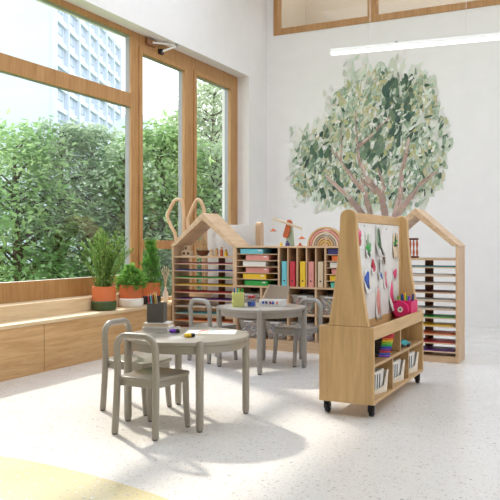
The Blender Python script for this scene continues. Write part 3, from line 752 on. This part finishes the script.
# ---- on the front table
TT = .525
def prod(name, lab, cat, x, y, z, rz=0, group=None):
    p = on_z(x, y, z); return thing(name, lab, cat, (p.x, p.y, z), rz, group), p
bxp = Vector((-2.655, 3.995, TT))
for k, (lab, z, w_, d_) in enumerate((('white picture book at the bottom of the stack under the grey pencil cup', 0, .175, .15), ('white picture book on top of the stack under the grey pencil cup', .028, .165, .14))):
    t = thing('picture_book', lab, 'book', (bxp.x, bxp.y, TT+z+.0006*k), math.radians(14+k*5), 'picture books under the pencil cup')
    MB().box(-w_/2, w_/2, -d_/2, d_/2, 0, .004).build('cover', 'paperwhite', t); MB().box(-w_/2, w_/2, -d_/2, d_/2, .023, .027).build('cover', 'paperwhite', t)
    MB().box(-w_/2+.004, w_/2-.004, -d_/2+.004, d_/2-.003, .0042, .0228).build('pages', 'cream' if k else 'lightgrey', t)
cz = TT+.0565
cup = thing('pencil_cup', 'dark grey square pencil cup on the books on the front table', 'cup', (bxp.x-.01, bxp.y, cz), math.radians(20))
c_ = MB(); a = .055; c_.box(-a, a, -a, a, 0, .006).box(-a, -a+.005, -a, a, .006, .125).box(a-.005, a, -a, a, .006, .125).box(-a+.005, a-.005, -a, -a+.005, .006, .125).box(-a+.005, a-.005, a-.005, a, .006, .125)
c_.build('cup', 'cup_grey', cup, bevel=.002)
for k, (c, ax, ay) in enumerate((('orange', -.03, .02), ('cyan', -.025, -.01), ('yellow', -.018, .025), ('red', -.03, -.03), ('black', -.01, .0), ('cream', -.002, .02))):
    t = thing('pencil', f'{"light blue" if c=="cyan" else c} pencil standing in the dark grey pencil cup', 'pencil', (bxp.x-.01+ax, bxp.y+ay, cz+.007), 0, 'pencils in the grey cup')
    tilt = Matrix.Rotation(math.radians(-6-2*k % 7), 3, 'Y'); tp = tilt @ Vector((0, 0, .165+.008*(k % 3)))
    tp.x = max(-.02, tp.x)
    MB().tube([(0, 0, 0), tp], .0042, 6).build('shaft', c, t); MB().tube([tp, tp*1.09], [.0042, .0008], 6).build('tip', 'tan', t)
# drawing sheet
dp = on_z(208, 331, TT)
t = thing('drawing_sheet', 'large sheet with pale crayon drawing on the front table', 'paper', (-2.30, 4.07, TT+.0008), math.radians(24))
MB().box(-.16, .16, -.105, .105, 0, .001).build('sheet', 'paperwhite', t)
for i in range(9):
    x, y = random.uniform(-.12, .12), random.uniform(-.075, .075)
    MB().tube([(x+.03*math.cos(q)*(.5+q/8), y+.018*math.sin(1.7*q), .0016) for q in np.linspace(0, 6, 16)], .0013, 5).build('crayon_line', ['pink', 'yellow', 'cyan', 'orange', 'lightgrey'][i % 5], t)
for x, y, c, rz, lab in ((174, 333, 'violet', .5, 'chunky purple marker with dark cap lying on the front table'), (189, 337.5, 'yellow', .75, 'chunky yellow marker with dark cap lying on the front table')):
    p = on_z(x, y, TT); t = thing('chunky_marker', lab, 'marker', (p.x, p.y, TT+.0135), rz)
    Rm = Matrix.Rotation(PI/2, 3, 'Y')
    MB().lathe([(.006, -.03), (.011, -.026), (.013, -.01), (.013, .012)], 16, M3=Rm).build('barrel', c, t)
    MB().lathe([(.0125, .0122), (.0125, .03), (.009, .036)], 16, M3=Rm, c=(0, 0, 0)).build('cap', 'black', t)
    MB().tube([(-.03, 0, 0), (-.05, 0, -.004)], [.005, .002], 8).build('nib', 'lightgrey', t)
# ---- on the back table
T2 = .54
p = on_z(238.5, 304, T2); p = Vector((p.x, p.y, T2)); p.x, p.y = -2.935, 5.675
cup2 = thing('pencil_cup', 'yellow green square pencil cup on the back table', 'cup', (p.x, p.y, T2), math.radians(30))
c_ = MB(); a = .052; c_.box(-a, a, -a, a, 0, .006).box(-a, -a+.005, -a, a, .006, .125).box(a-.005, a, -a, a, .006, .125).box(-a+.005, a-.005, -a, -a+.005, .006, .125).box(-a+.005, a-.005, a-.005, a, .006, .125)
c_.build('cup', 'yellowgreen', cup2, bevel=.002)
for c, ax, ay in (('blue', -.03, .0), ('green', .03, .01), ('lime', .02, -.02), ('teal', -.015, .02)):
    t = thing('felt_pen', f'{c} felt pen standing in the yellow green cup', 'pen', (p.x+ax, p.y+ay, T2+.0065), 0, 'felt pens in the yellow green cup')
    MB().tube([(0, 0, 0), (ax*.2, ay*.2, .12)], .006, 8).build('barrel', c, t); MB().tube([(ax*.2, ay*.2, .12), (ax*.26, ay*.26, .155)], .0068, 8).build('cap', c, t)
gp = Vector((-2.825, 5.72, T2))
gl = thing('paint_jar', 'clear paint jar with red and blue layers on the back table', 'jar', gp)
MB().lathe([(.036, 0), (.038, .004), (.038, .105), (.035, .105), (.035, .006), (.001, .006)], 28, cap=False).build('glass', clear('jar_glass', (.95, .96, .97, 1), .15), gl)
MB().lathe([(.034, .0065), (.034, .045)], 24).build('blue_paint', 'blue', gl); MB().lathe([(.0345, .075), (.0345, .096)], 24).build('red_band', 'crimson', gl)
ob = thing('activity_box', 'white printed activity box with its taupe lid propped open on the back table', 'box', (-2.70, 5.90, T2), math.radians(6)); ob.scale = (.84, .9, .88)
b = MB(); b.box(-.13, .13, -.08, .08, 0, .006).box(-.13, -.124, -.08, .08, .006, .062).box(.124, .13, -.08, .08, .006, .062).box(-.124, .124, -.08, -.074, .006, .062).box(-.124, .124, .074, .08, .006, .062)
b.build('tray', 'paperwhite', ob, bevel=.002)
MB().prism([(-.13, .066), (.13, .066), (.165, .195), (-.055, .205)], 'Y', .082, .09).build('lid', 'greybeige', ob, bevel=.002)
MB().prism([(-.13, .066), (-.055, .205), (-.06, .21), (-.136, .07)], 'Y', .03, .0815).build('lid_flap', 'cream', ob, bevel=.002)
for k, (x, c) in enumerate(((-.08, 'blue'), (-.045, 'navy'), (.0, 'plum'), (.03, 'blue'), (.075, 'pink'))):
    MB().prism([(x+.014*math.cos(a)*(1+.3*math.sin(3*a+k)), .034+.016*math.sin(a)*(1+.2*math.cos(2*a+k))) for a in np.linspace(0, 2*PI, 10)[:-1]], 'Y', -.0812, -.0802).build('printed_spot', c, ob)
# folded beige cloth seen on the seat? left out

# ================================================================== EASEL CABINET
EX0, EX1, EY0, EY1 = -1.68, -1.315, 4.385, 5.73; EB, ET = .085, .57
ez = thing('easel_cabinet', 'wheeled wooden book cabinet with a whiteboard easel on top', 'cabinet', ((EX0+EX1)/2, (EY0+EY1)/2, 0))
ox, oy = ez.location.x, ez.location.y; a = (EX1-EX0)/2; L2 = (EY1-EY0)/2
def eb_(n, m_, x0, x1, y0, y1, z0, z1, bv=.002): return MB().box(x0, x1, y0, y1, z0, z1).build(n, m_, ez, bevel=bv)
eb_('end_panel', 'maple_v', -a, a, -L2, -L2+.022, EB, ET, .004); eb_('end_panel', 'maple_v', -a, a, L2-.022, L2, EB, ET, .004)
eb_('base', 'maple_h', -a+.004, a-.003, -L2+.022, L2-.022, EB, EB+.022)
eb_('back_panel', 'maple_in', -a+.004, -a+.016, -L2+.022, L2-.022, EB+.022, ET-.002)
eb_('shelf', 'maple_in', -a+.016, a-.004, -L2+.022, L2-.022, .315, .335)
eb_('tray_floor', 'maple_in', -a+.016, a-.024, -L2+.022, L2-.022, .497, .513)
eb_('tray_rim', 'maple_h', a-.022, a-.001, -L2+.022, L2-.022, .488, ET)
eb_('divider', 'maple_in', -a+.016, a-.006, -.012, .012, .335, .497)
for yy in (4.85, 5.285): eb_('divider', 'maple_in', -a+.016, a-.006, yy-oy-.011, yy-oy+.011, EB+.022, .315)
# easel side panels
def side(y0, y1):
    pts = []
    zt = 1.315
    # left edge rising (concave), rounded top, right edge falling (concave)
    for q in np.linspace(0, 1, 9): pts.append((-1.618+(.078)*(1-(1-q)**1.6), ET+(zt-.05-ET)*q))
    pts += arc(-1.49, zt-.05, .05, 180, 90, 5)+arc(-1.482, zt-.05, .05, 90, 0, 5)
    for q in np.linspace(1, 0, 9): pts.append((-1.352-(.08)*(1-(1-q)**1.6), ET+(zt-.05-ET)*q))
    # de-dup & extrude
    cp = []
    for q in pts:
        if not cp or (abs(q[0]-cp[-1][0])+abs(q[1]-cp[-1][1])) > 1e-4: cp.append(q)
    return MB().prism([(u-ox, v) for u, v in cp], 'Y', y0-oy, y1-oy).build('easel_side', 'maple_v', ez, bevel=.006)
side(EY0+.004, EY0+.05); side(EY1-.055, EY1-.004)
def bX(z): return -1.49
Yb0, Yb1 = EY0+.05, EY1-.055
def slab(n, m_, z0, z1, t0, t1, bv=.003, ya=Yb0, yb=Yb1):
    return MB().prism([(bX(z0)-ox+t0, z0), (bX(z0)-ox+t1, z0), (bX(z1)-ox+t1, z1), (bX(z1)-ox+t0, z1)], 'Y', ya-oy+.0005, yb-oy-.0005).build(n, m_, ez, bevel=bv)
slab('top_rail', 'maple_h', 1.236, 1.30, -.05, .006)
slab('bottom_rail', 'maple_h', .514, .57, -.05, .004)
wbd = slab('whiteboard', 'board', .571, 1.235, -.03, 0, .001)
slab('stile', 'maple_v', .571, 1.235, -.05, .006, .002, Yb1-.03, Yb1)
for sx_, sy_ in ((-1, -1), (1, -1), (-1, 1), (1, 1)):
    cx, cy = sx_*(a-.035), sy_*(L2-.06)
    ct = MB().box(cx-.03, cx+.03, cy-.03, cy+.03, EB-.005, EB-.0005).build('caster', 'steel', ez)
    MB().box(cx-.02, cx-.015, cy-.012, cy+.014, .03, EB-.006).box(cx+.015, cx+.02, cy-.012, cy+.014, .03, EB-.006).box(cx-.02, cx+.02, cy-.012, cy+.014, EB-.018, EB-.006).build('fork', 'black', ct)
    MB().lathe([(.018, -.013), (.033, -.012), (.034, 0), (.033, .012), (.018, .013)], 24, c=(cx, cy+.012, .0345), M3=Matrix.Rotation(PI/2, 3, 'Y')).build('wheel', 'rubber', ct)
    MB().lathe([(.010, -.0215), (.010, .0215)], 12, c=(cx, cy+.012, .0345), M3=Matrix.Rotation(PI/2, 3, 'Y')).build('hub', 'steel', ct)

# ---- drawings on the whiteboard
def on_board(x, y):
    X = -1.42
    for _ in range(8):
        p = on_X(x, y, X); X = bX(p.z)
    return p
def pinned(name, lab, x, y, wpx, hpx, curl, paper, blobs):
    p = on_board(x, y); Z = p.x*FW[0]+p.y*FW[1]
    hh = hpx*Z/FPX; ww = wpx*Z/FPX/.50          # the board is seen at a slant
    t = thing(name, lab, 'drawing', p, 0, 'drawings on the whiteboard')
    n = 9; m_ = MB()
    def off(v): q = (v+.5); return .002+curl*.45*max(0, 1-q*1.4)**2+abs(curl)*.25*max(0, q-.75)
    rows = [[m_.bm.verts.new((off(v)+dx, u*ww, v*hh)) for u in (-.5, 0, .5)] for dx in (0,) for v in np.linspace(-.5, .5, n)]
    for A, B in zip(rows, rows[1:]):
        for i in range(2): m_.bm.faces.new((A[i], A[i+1], B[i+1], B[i]))
    sh = m_.build('sheet', paper, t)
    sd_ = sh.modifiers.new('thick', 'SOLIDIFY'); sd_.thickness = .0006; sd_.offset = -1
    for (u, v, ru, rv, c) in blobs:
        b_ = MB(); k = 14; ring = []
        ph = random.uniform(0, 6)
        ru *= 1.2; rv *= 1.15
        pts = [(u+ru*math.cos(q)*(1+.28*math.sin(3*q+ph)), v+rv*math.sin(q)*(1+.22*math.sin(2*q+ph))) for q in np.linspace(0, 2*PI, k+1)[:-1]]
        f = [b_.bm.verts.new((off(vv)+.0012, uu*ww, vv*hh)) for uu, vv in pts]; b_.bm.faces.new(f)
        o = b_.build('painted_shape', c, t); s2 = o.modifiers.new('thick', 'SOLIDIFY'); s2.thickness = .0005
    return t
pinned('child_drawing', 'pink painted figure at the top left of the whiteboard', 358.5, 239, 7, 22, .03 , 'board', [(0, .2, .4, .24, 'hotpink'), (.05, -.12, .3, .2, 'crimson'), (-.1, .38, .2, .1, 'pink')])
pinned('child_drawing', 'green leafy sprig painting beside the pink figure on the whiteboard', 367.5, 245, 9, 26, .03 , 'board', [(0, .2, .16, .22, 'sage'), (.1, -.1, .4, .16, 'green'), (0, -.3, .2, .14, 'dgreen'), (-.2, .1, .12, .1, 'dgreen')])
pinned('child_drawing', 'long curled strip with a dark green feather at the top of the whiteboard', 378, 242, 10, 30, .07, 'lightgrey', [(.05, .1, .22, .34, 'dgreen'), (.25, -.3, .14, .16, 'black'), (-.2, .1, .1, .3, 'sage')])
pinned('child_drawing', 'paper with a small green plant at the top right of the whiteboard', 395, 246, 10, 24, .03, 'cream', [(0, .28, .1, .2, 'dgreen'), (-.15, .12, .2, .06, 'green'), (.15, .2, .2, .06, 'green'), (0, .02, .3, .06, 'dgreen')])
pinned('child_drawing', 'dark brown painted slip below the green feather strip', 383.5, 259, 5, 14, .03, 'lightgrey', [(0, .0, .34, .36, 'brown'), (.1, .2, .2, .15, 'black')])
pinned('child_drawing', 'small red heart shaped painting in the middle of the whiteboard', 373, 266, 7, 18, .02 , 'board', [(-.1, .1, .36, .26, 'crimson'), (.1, -.12, .3, .2, 'hotpink')])
pinned('child_drawing', 'narrow slip with grey and blue paint in the middle of the whiteboard', 379, 270, 6, 20, .04, 'lightgrey', [(-.1, .15, .16, .3, 'slate'), (.25, -.28, .22, .14, 'blue')])
pinned('child_drawing', 'paper with a big blue painted drop at the left of the whiteboard', 366.5, 282, 9, 24, .06 , 'board', [(0, .1, .34, .28, 'blue'), (.1, -.05, .25, .2, 'navy')])
pinned('child_drawing', 'pink round blot at the right of the whiteboard', 394.5, 274, 7, 12, .015, 'board', [(0, 0, .4, .38, 'hotpink')])
pinned('child_drawing', 'small pink smudge left of the round pink blot', 385, 279, 6, 20, .02, 'board', [(0, .2, .26, .2, 'pink'), (.1, -.2, .2, .2, 'hotpink')])
pinned('child_drawing', 'pale sheet with long pink strokes low on the whiteboard', 378, 303, 10, 32, .02 , 'board', [(-.1, .1, .16, .34, 'pink'), (.15, .0, .12, .3, 'pink')])
pinned('child_drawing', 'curled paper with a red and pink feather low at the right of the whiteboard', 391, 296, 9, 28, .07 , 'board', [(.0, .1, .22, .34, 'hotpink'), (-.05, .2, .12, .2, 'crimson')])
for x, y, c in ((364, 226, 'steel'), (386, 229, 'steel'), (397, 236, 'steel')):
    p = on_board(x, y); o = MB().lathe([(.007, 0), (.007, .004), (.004, .006)], 14, M3=Matrix.Rotation(PI/2, 3, 'Y')).build('round_magnet', c); o.location = p+Vector((.001, 0, 0))
    tag(o, {364: 'small metal magnet near the top left corner of the whiteboard', 386: 'small metal magnet near the top middle of the whiteboard', 397: 'small metal magnet near the right edge of the whiteboard'}[x], 'magnet')

# ---- tray contents
TZ = .513
for k, (c, yy, xx, rz) in enumerate((('red', 4.52, -1.375, 1.35), ('teal', 4.60, -1.40, 1.5), ('blue', 4.72, -1.37, 1.7), ('violet', 4.86, -1.39, 1.45), ('crimson', 4.98, -1.37, 1.62))):
    t = thing('chalk_stick', f'{c} chunky chalk lying in the easel tray', 'chalk', (xx, yy, TZ+.0165), rz, 'chalks in the easel tray')
    Rm = Matrix.Rotation(PI/2, 3, 'Y'); MB().lathe([(.012, -.055), (.016, -.05), (.016, .05), (.012, .055)], 14, M3=Rm).build('stick', c, t)
    MB().lathe([(.0166, -.03), (.0166, .03)], 14, M3=Rm).build('paper_wrap', 'paperwhite' if c in ('teal',) else c, t)
q = Vector((-1.405, 5.50, TZ))
cad = thing('marker_caddy', 'magenta marker caddy with round front and white flower in the easel tray', 'caddy', q)
Ry = Matrix.Rotation(PI/2, 3, 'X')
MB().lathe([(.056, -.02), (.06, -.016), (.06, .016), (.056, .02)], 32, c=(-.008, -.085, .085), M3=Ry).build('round_front', 'magenta', cad)
b = MB().box(-.066, .064, -.064, .14, .0, .008).box(-.066, -.060, -.064, .14, .008, .145).box(.058, .064, -.064, .14, .008, .145).box(-.060, .058, -.064, -.058, .008, .15).box(-.060, .058, .134, .14, .008, .145)
b.build('box', 'magenta', cad, bevel=.003)
fl_ = MB()
for k in range(8):
    aa = 2*PI*k/8; fl_.ball((-.008+.015*math.cos(aa), -.1065, .085+.015*math.sin(aa)), .008, 1, (1, .3, 1))
fl_.build('flower', 'paperwhite', cad); MB().ball((-.008, -.108, .085), .007, 1, (1, .4, 1)).build('flower_centre', 'slate', cad)
for k, (c, cap) in enumerate((('lime', 'lime'), ('blue', 'blue'), ('yellow', 'yellow'), ('violet', 'violet'), ('paperwhite', 'teal'), ('orange', 'orange'), ('green', 'green'), ('navy', 'navy'))):
    cn = 'white and teal' if c == 'paperwhite' else c
    t = thing('marker', f'{cn} marker standing in the magenta caddy', 'marker', (q.x-.045+.029*(k % 4), q.y-.035+.06*(k//4)+.012*(k % 3), TZ+.0085), 0, 'markers in the magenta caddy')
    tip = Vector((.008*math.sin(k*2), .012*math.cos(k*1.7), .125+.008*(k % 3))); MB().tube([(0, 0, 0), tip], .0085, 10).build('barrel', c, t); MB().tube([tip, tip*1.4], .0095, 10).build('cap', cap, t)

# ---- upper cubbies
CZ = .335
order = ['violet', 'blue', 'red', 'purple', 'blue', 'green', 'lime', 'yellow', 'orange', 'crimson', 'red']
seen = {}
for k, c in enumerate(order[1:] if False else order):
    lvl = ['lowest', 'second', 'third', 'fourth', 'fifth', 'sixth', 'seventh', 'eighth', 'ninth', 'tenth', 'topmost'][k]
    t = thing('capped_marker', f'{c} marker with black cap, {lvl} in the slanted stack in the cabinet', 'marker', (-1.374+.0012*k, 4.735+.007*k, CZ+.0075+.0136*k), math.radians(22), 'black capped markers stacked in the cabinet')
    Rm = Matrix.Rotation(PI/2, 3, 'Y')
    MB().lathe([(.0066, -.012), (.0066, .058), (.004, .062)], 12, M3=Rm).build('barrel', c, t); MB().lathe([(.0066, -.075), (.0068, -.072), (.0068, -.0122)], 12, M3=Rm).build('cap', 'black', t)
t = thing('toy_car', 'small teal toy car with black wheels in the upper right cubby', 'toy car', (-1.36, 5.27, CZ), math.radians(60))
MB().prism([(-.055, .015), (.055, .015), (.055, .032), (.03, .037), (.015, .055), (-.025, .055), (-.045, .036), (-.055, .033)], 'Y', -.022, .022).build('body', 'teal', t, bevel=.004)
for sx_ in (-.033, .033):
    for sy_ in (-.022, .022): MB().lathe([(.013, -.005), (.0135, 0), (.013, .005)], 16, c=(sx_, sy_, .0136), M3=Matrix.Rotation(PI/2, 3, 'X')).build('wheel', 'black', t)
# ---- lower cubbies: slant-cut white holders with thin books
LZ = EB+.022
for k, yc in enumerate((4.69, 5.13, 5.55)):
    HR = math.radians(-14); wh = ['nearest lower cubby', 'middle lower cubby', 'far lower cubby'][k]
    t = thing('magazine_holder', f'ivory slant cut magazine holder in the {wh} of the cabinet', 'holder', (-1.405, yc, LZ), HR)
    prof = [(-.11, 0), (.075, 0), (.098, .145), (.082, .15), (.035, .045), (-.11, .022)]
    for xx in (-.055, .049): MB().prism(prof, 'X', xx, xx+.005).build('side_wall', 'ivory', t, bevel=.001)
    MB().prism([(.07, 0), (.075, 0), (.097, .14), (.092, .14)], 'X', -.0495, .0485).build('back_wall', 'white', t)
    MB().box(-.0495, .0485, -.11, .07, 0, .004).build('floor_plate', 'white', t)
    for j, (c, hh) in enumerate((('lightgrey', .14), ('paleblue', .135), ('paperwhite', .15))):
        cn = {'lightgrey': 'light grey', 'paleblue': 'pale blue', 'paperwhite': 'white'}[c]
        b = thing('thin_book', f'{cn} thin book in the magazine holder of the {wh}', 'book', (-1.405+(-.033+.030*j)*math.cos(HR), yc+(-.033+.030*j)*math.sin(HR), LZ+.0045), HR, 'thin books in the magazine holders')
        MB().prism([(-.095, 0), (.05, 0), (.065, hh), (-.08, hh-.02)], 'X', -.009, .009).build('cover', c, b, bevel=.001)
        if j == 2:
            for q in (-.06, -.03, .0): MB().prism([(q, .03), (q+.014, .03), (q+.02, hh-.03), (q+.006, hh-.03)], 'X', .0092, .0102).build('cover_print', 'slate', b)
        MB().prism([(-.097, .01), (-.0955, .01), (-.083, hh-.03), (-.0845, hh-.03)], 'X', -.006, .006).build('spine_label', 'slate', b)

# ================================================================== PENDANT LIGHT
m, tt, bb = base('light_diffuser'); bb.inputs['Base Color'].default_value = (1, 1, 1, 1); bb.inputs['Emission Color'].default_value = (1, .98, .95, 1); bb.inputs['Emission Strength'].default_value = .6
nz = tt.nodes.new('ShaderNodeTexNoise'); mr_ = tt.nodes.new('ShaderNodeMapRange'); mr_.inputs[3].default_value = .6; mr_.inputs[4].default_value = .7
tt.links.new(nz.outputs['Fac'], mr_.inputs[0]); tt.links.new(mr_.outputs[0], bb.inputs['Emission Strength'])
pa = on_Y(331, 53, 7.4); pbb = on_Y(416, 45.5, 7.4); LZ2 = (pa.z+0)-.0
pl = thing('pendant_light', 'long white linear lamp hanging from the ceiling before the back wall', 'lamp', (pa.x, 7.4, pa.z), .1)
Lp = 1.75; slope = math.atan2(0.0, 1)
MB().box(0, Lp, -.035, .035, 0, .035).build('housing', 'white', pl, bevel=.004)
MB().box(.004, Lp-.004, -.031, .031, -.022, -.0005).build('diffuser', m, pl, bevel=.004)
for xx in (on_Y(369, 30, 7.4).x-pa.x, on_Y(395, 30, 7.4).x-pa.x+.7): MB().tube([(xx, 0, .035), (xx, 0, HC-pa.z)], .0025, 6).build('cable', 'lightgrey', pl)
MB().box(on_Y(395, 30, 7.4).x-pa.x-.012, on_Y(395, 30, 7.4).x-pa.x+.012, -.012, .012, .0355, .06).build('cable_grip', 'alu', pl)

# ================================================================== OUTSIDE
M['grass'] = plain('lawn', s(120, 150, 84), .95, var=.25, scale=4)
struct(MB().box(-90, -5.0, -20, 90, -.5, -.35).build('ground', 'grass'), 'lawn outside the windows', 'ground')
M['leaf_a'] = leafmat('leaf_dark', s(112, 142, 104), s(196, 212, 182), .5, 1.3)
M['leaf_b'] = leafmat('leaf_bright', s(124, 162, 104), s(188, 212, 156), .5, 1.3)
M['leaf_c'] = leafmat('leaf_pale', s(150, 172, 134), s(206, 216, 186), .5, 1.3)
M['bark'] = plain('bark', s(84, 70, 56), .9, var=.3, scale=8, bump=.4)
def tree(x, Z, ytop, rx, mat, lab, n, leafL, layered=False, base_z=-.35, low=.25):
    top = at_depth(x, ytop, Z); H = top.z-base_z
    t = thing('garden_tree', lab, 'tree', (top.x, top.y, base_z), random.uniform(0, 6))
    tk = MB(); V, F = [], []
    br = []
    tk.tube([(0, 0, 0), (.05, .03, H*.35), (-.04, .05, H*.65), (0, 0, H*.92)], [.11, .085, .05, .015], 10)
    for i in range(n):
        f = random.random(); z = H*(low+(1-low)*f)
        prof = math.sin(PI*min(1, .18+.80*f))**.7
        a = random.uniform(0, 2*PI); r = rx*prof*math.sqrt(random.uniform(.12, 1))
        c = Vector((r*math.cos(a), r*math.sin(a), min(z, H*.97)))
        if i % 6 == 0: tk.tube([(0, 0, max(.1, c.z-.3*r-.1)), c*.6+Vector((0, 0, c.z*.4-.03)), c], [.022, .013, .005], 5)
        out = Vector((math.cos(a), math.sin(a), 0))
        for k in range(22):
            q = c+Vector((random.gauss(0, .19), random.gauss(0, .19), random.gauss(0, .06 if layered else .15)))
            q.z = max(q.z, .05)
            d = out*.7+Vector((random.gauss(0, .6), random.gauss(0, .6), random.gauss(-.15, .35)))
            leaf(V, F, q, d, leafL*random.uniform(.6, 1.3), leafL*.42*random.uniform(.7, 1.2), Vector((random.gauss(0, .5), random.gauss(0, .5), 1)))
    tk.build('trunk', 'bark', t); mesh_np('foliage', V, F, mat, t)
    return t
tree(92, 13.0, 128, 1.35, 'leaf_a', 'layered dark green tree outside the fixed left window', 330, .13, True, low=.12)
tree(128, 12.0, 146, 1.0, 'leaf_a', 'smaller dark green tree outside, behind the post beside the fixed window', 260, .12, True, low=.1)
tree(161, 12.4, 132, 1.05, 'leaf_b', 'bright green tree filling the middle opening window', 340, .16, low=.12)
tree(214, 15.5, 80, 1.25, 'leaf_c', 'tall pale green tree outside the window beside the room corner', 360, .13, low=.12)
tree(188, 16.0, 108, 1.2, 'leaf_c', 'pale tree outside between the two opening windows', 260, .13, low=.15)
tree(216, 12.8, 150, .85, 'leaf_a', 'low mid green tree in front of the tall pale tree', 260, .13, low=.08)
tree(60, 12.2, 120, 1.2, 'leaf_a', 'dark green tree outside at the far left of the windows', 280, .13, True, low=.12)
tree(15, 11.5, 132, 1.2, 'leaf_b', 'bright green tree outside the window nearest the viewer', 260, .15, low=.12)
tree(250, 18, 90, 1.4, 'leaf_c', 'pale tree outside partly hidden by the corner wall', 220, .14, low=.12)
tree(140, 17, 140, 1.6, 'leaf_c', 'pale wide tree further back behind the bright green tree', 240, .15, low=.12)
# low shrubs
def shrub(x, Z, ytop, r, mat, lab):
    top = at_depth(x, ytop, Z); V, F = [], []; H = top.z+.35
    t = thing('garden_shrub', lab, 'shrub', (top.x, top.y, -.35)); tk = MB()
    for i in range(110):
        a = random.uniform(0, 2*PI); e = random.uniform(0, PI/2); q = random.uniform(.5, 1)
        c = Vector((r*q*math.cos(a)*math.cos(e), r*q*math.sin(a)*math.cos(e), H*q*math.sin(e)))
        if i % 8 == 0: tk.tube([(0, 0, 0), c], [.012, .004], 5)
        for k in range(18):
            p = c+Vector((random.gauss(0, .09), random.gauss(0, .09), random.gauss(0, .07))); p.z = max(.02, p.z)
            leaf(V, F, p, Vector((random.gauss(0, 1), random.gauss(0, 1), random.gauss(.2, .6))), random.uniform(.07, .12), .04)
    tk.build('stems', 'bark', t); mesh_np('foliage', V, F, mat, t)
shrub(168, 11.3, 252, .6, 'leaf_a', 'dark shrub outside low behind the opening window')
shrub(128, 11.0, 240, .5, 'leaf_b', 'green shrub outside low behind the potted mint')
shrub(205, 11.6, 235, .6, 'leaf_a', 'shrub outside low behind the house shelf')

# buildings
M['tower'] = plain('hazed_concrete', s(198, 207, 219), .8, var=.04, scale=.3)  # distance haze is put into the buildings' pale colours
M['tower_band'] = plain('tower_band', s(200, 208, 218), .8)
M['tower_glass'] = plain('tower_window', s(152, 168, 191), .25, var=.12, scale=.4)
def building(corner, dirv, L, D, H, floors, bays, lab, gable=False):
    ang = math.atan2(dirv[1], dirv[0])
    t = thing('tower_block' if not gable else 'gabled_house', lab, 'building', (corner.x, corner.y, -.35), ang)
    MB().box(0, L, 0, D, 0, H).build('wall', 'tower', t)
    if gable: MB().prism([(0, H), (D, H), (D/2, H+D*.35)], 'X', 0, L).build('roof', 'tower', t)
    else: MB().box(-.3, L+.3, -.3, D+.3, H, H+.8).build('parapet', 'tower', t)
    proto = None
    for i in range(floors):
        for k in range(bays):
            wv = L/bays; z = H/floors*i
            if proto is None:
                m_ = MB().box(-wv*.3, wv*.3, -.06, .06, .7, H/floors*.86); proto = m_.build('window', 'tower_glass', t); o = proto
            else: o = proto.copy(); C.objects.link(o)
            o.location = (wv*(k+.5), -.0 if not gable else 0, z)
    if not gable:
        f_ = MB()
        for k in range(bays+1): f_.box(L/bays*k-.12, L/bays*k+.12, -.35, -.001, 0, H)
        f_.build('fins', 'tower', t)
        f2 = MB()
        for i in range(1, floors+1): f2.box(0, L, -.25, -.001, H/floors*i-.2, H/floors*i+.15)
        f2.build('floor_bands', 'tower_band', t)
    return t
# the tower recedes to the right: near corner left of frame, far corner near x=117
far = at_depth(118, 52, 70); near = at_depth(52, -16, 50)
dv = Vector((far.x-near.x, far.y-near.y)); L_ = dv.length
building(Vector((near.x, near.y, 0)), dv.normalized(), L_, 12, at_depth(118, 48, 70).z+.35, 13, 7, 'hazy pale grey high rise tower with a window grid beyond the trees')
g1 = at_depth(162, 143, 45); g2 = at_depth(190, 120, 48)
dv2 = Vector((g2.x-g1.x, g2.y-g1.y)); building(Vector((g1.x, g1.y, 0)), dv2.normalized(), dv2.length, 5, at_depth(165, 130, 45).z, 3, 3, 'small hazy pale gabled house beyond the middle window', True)
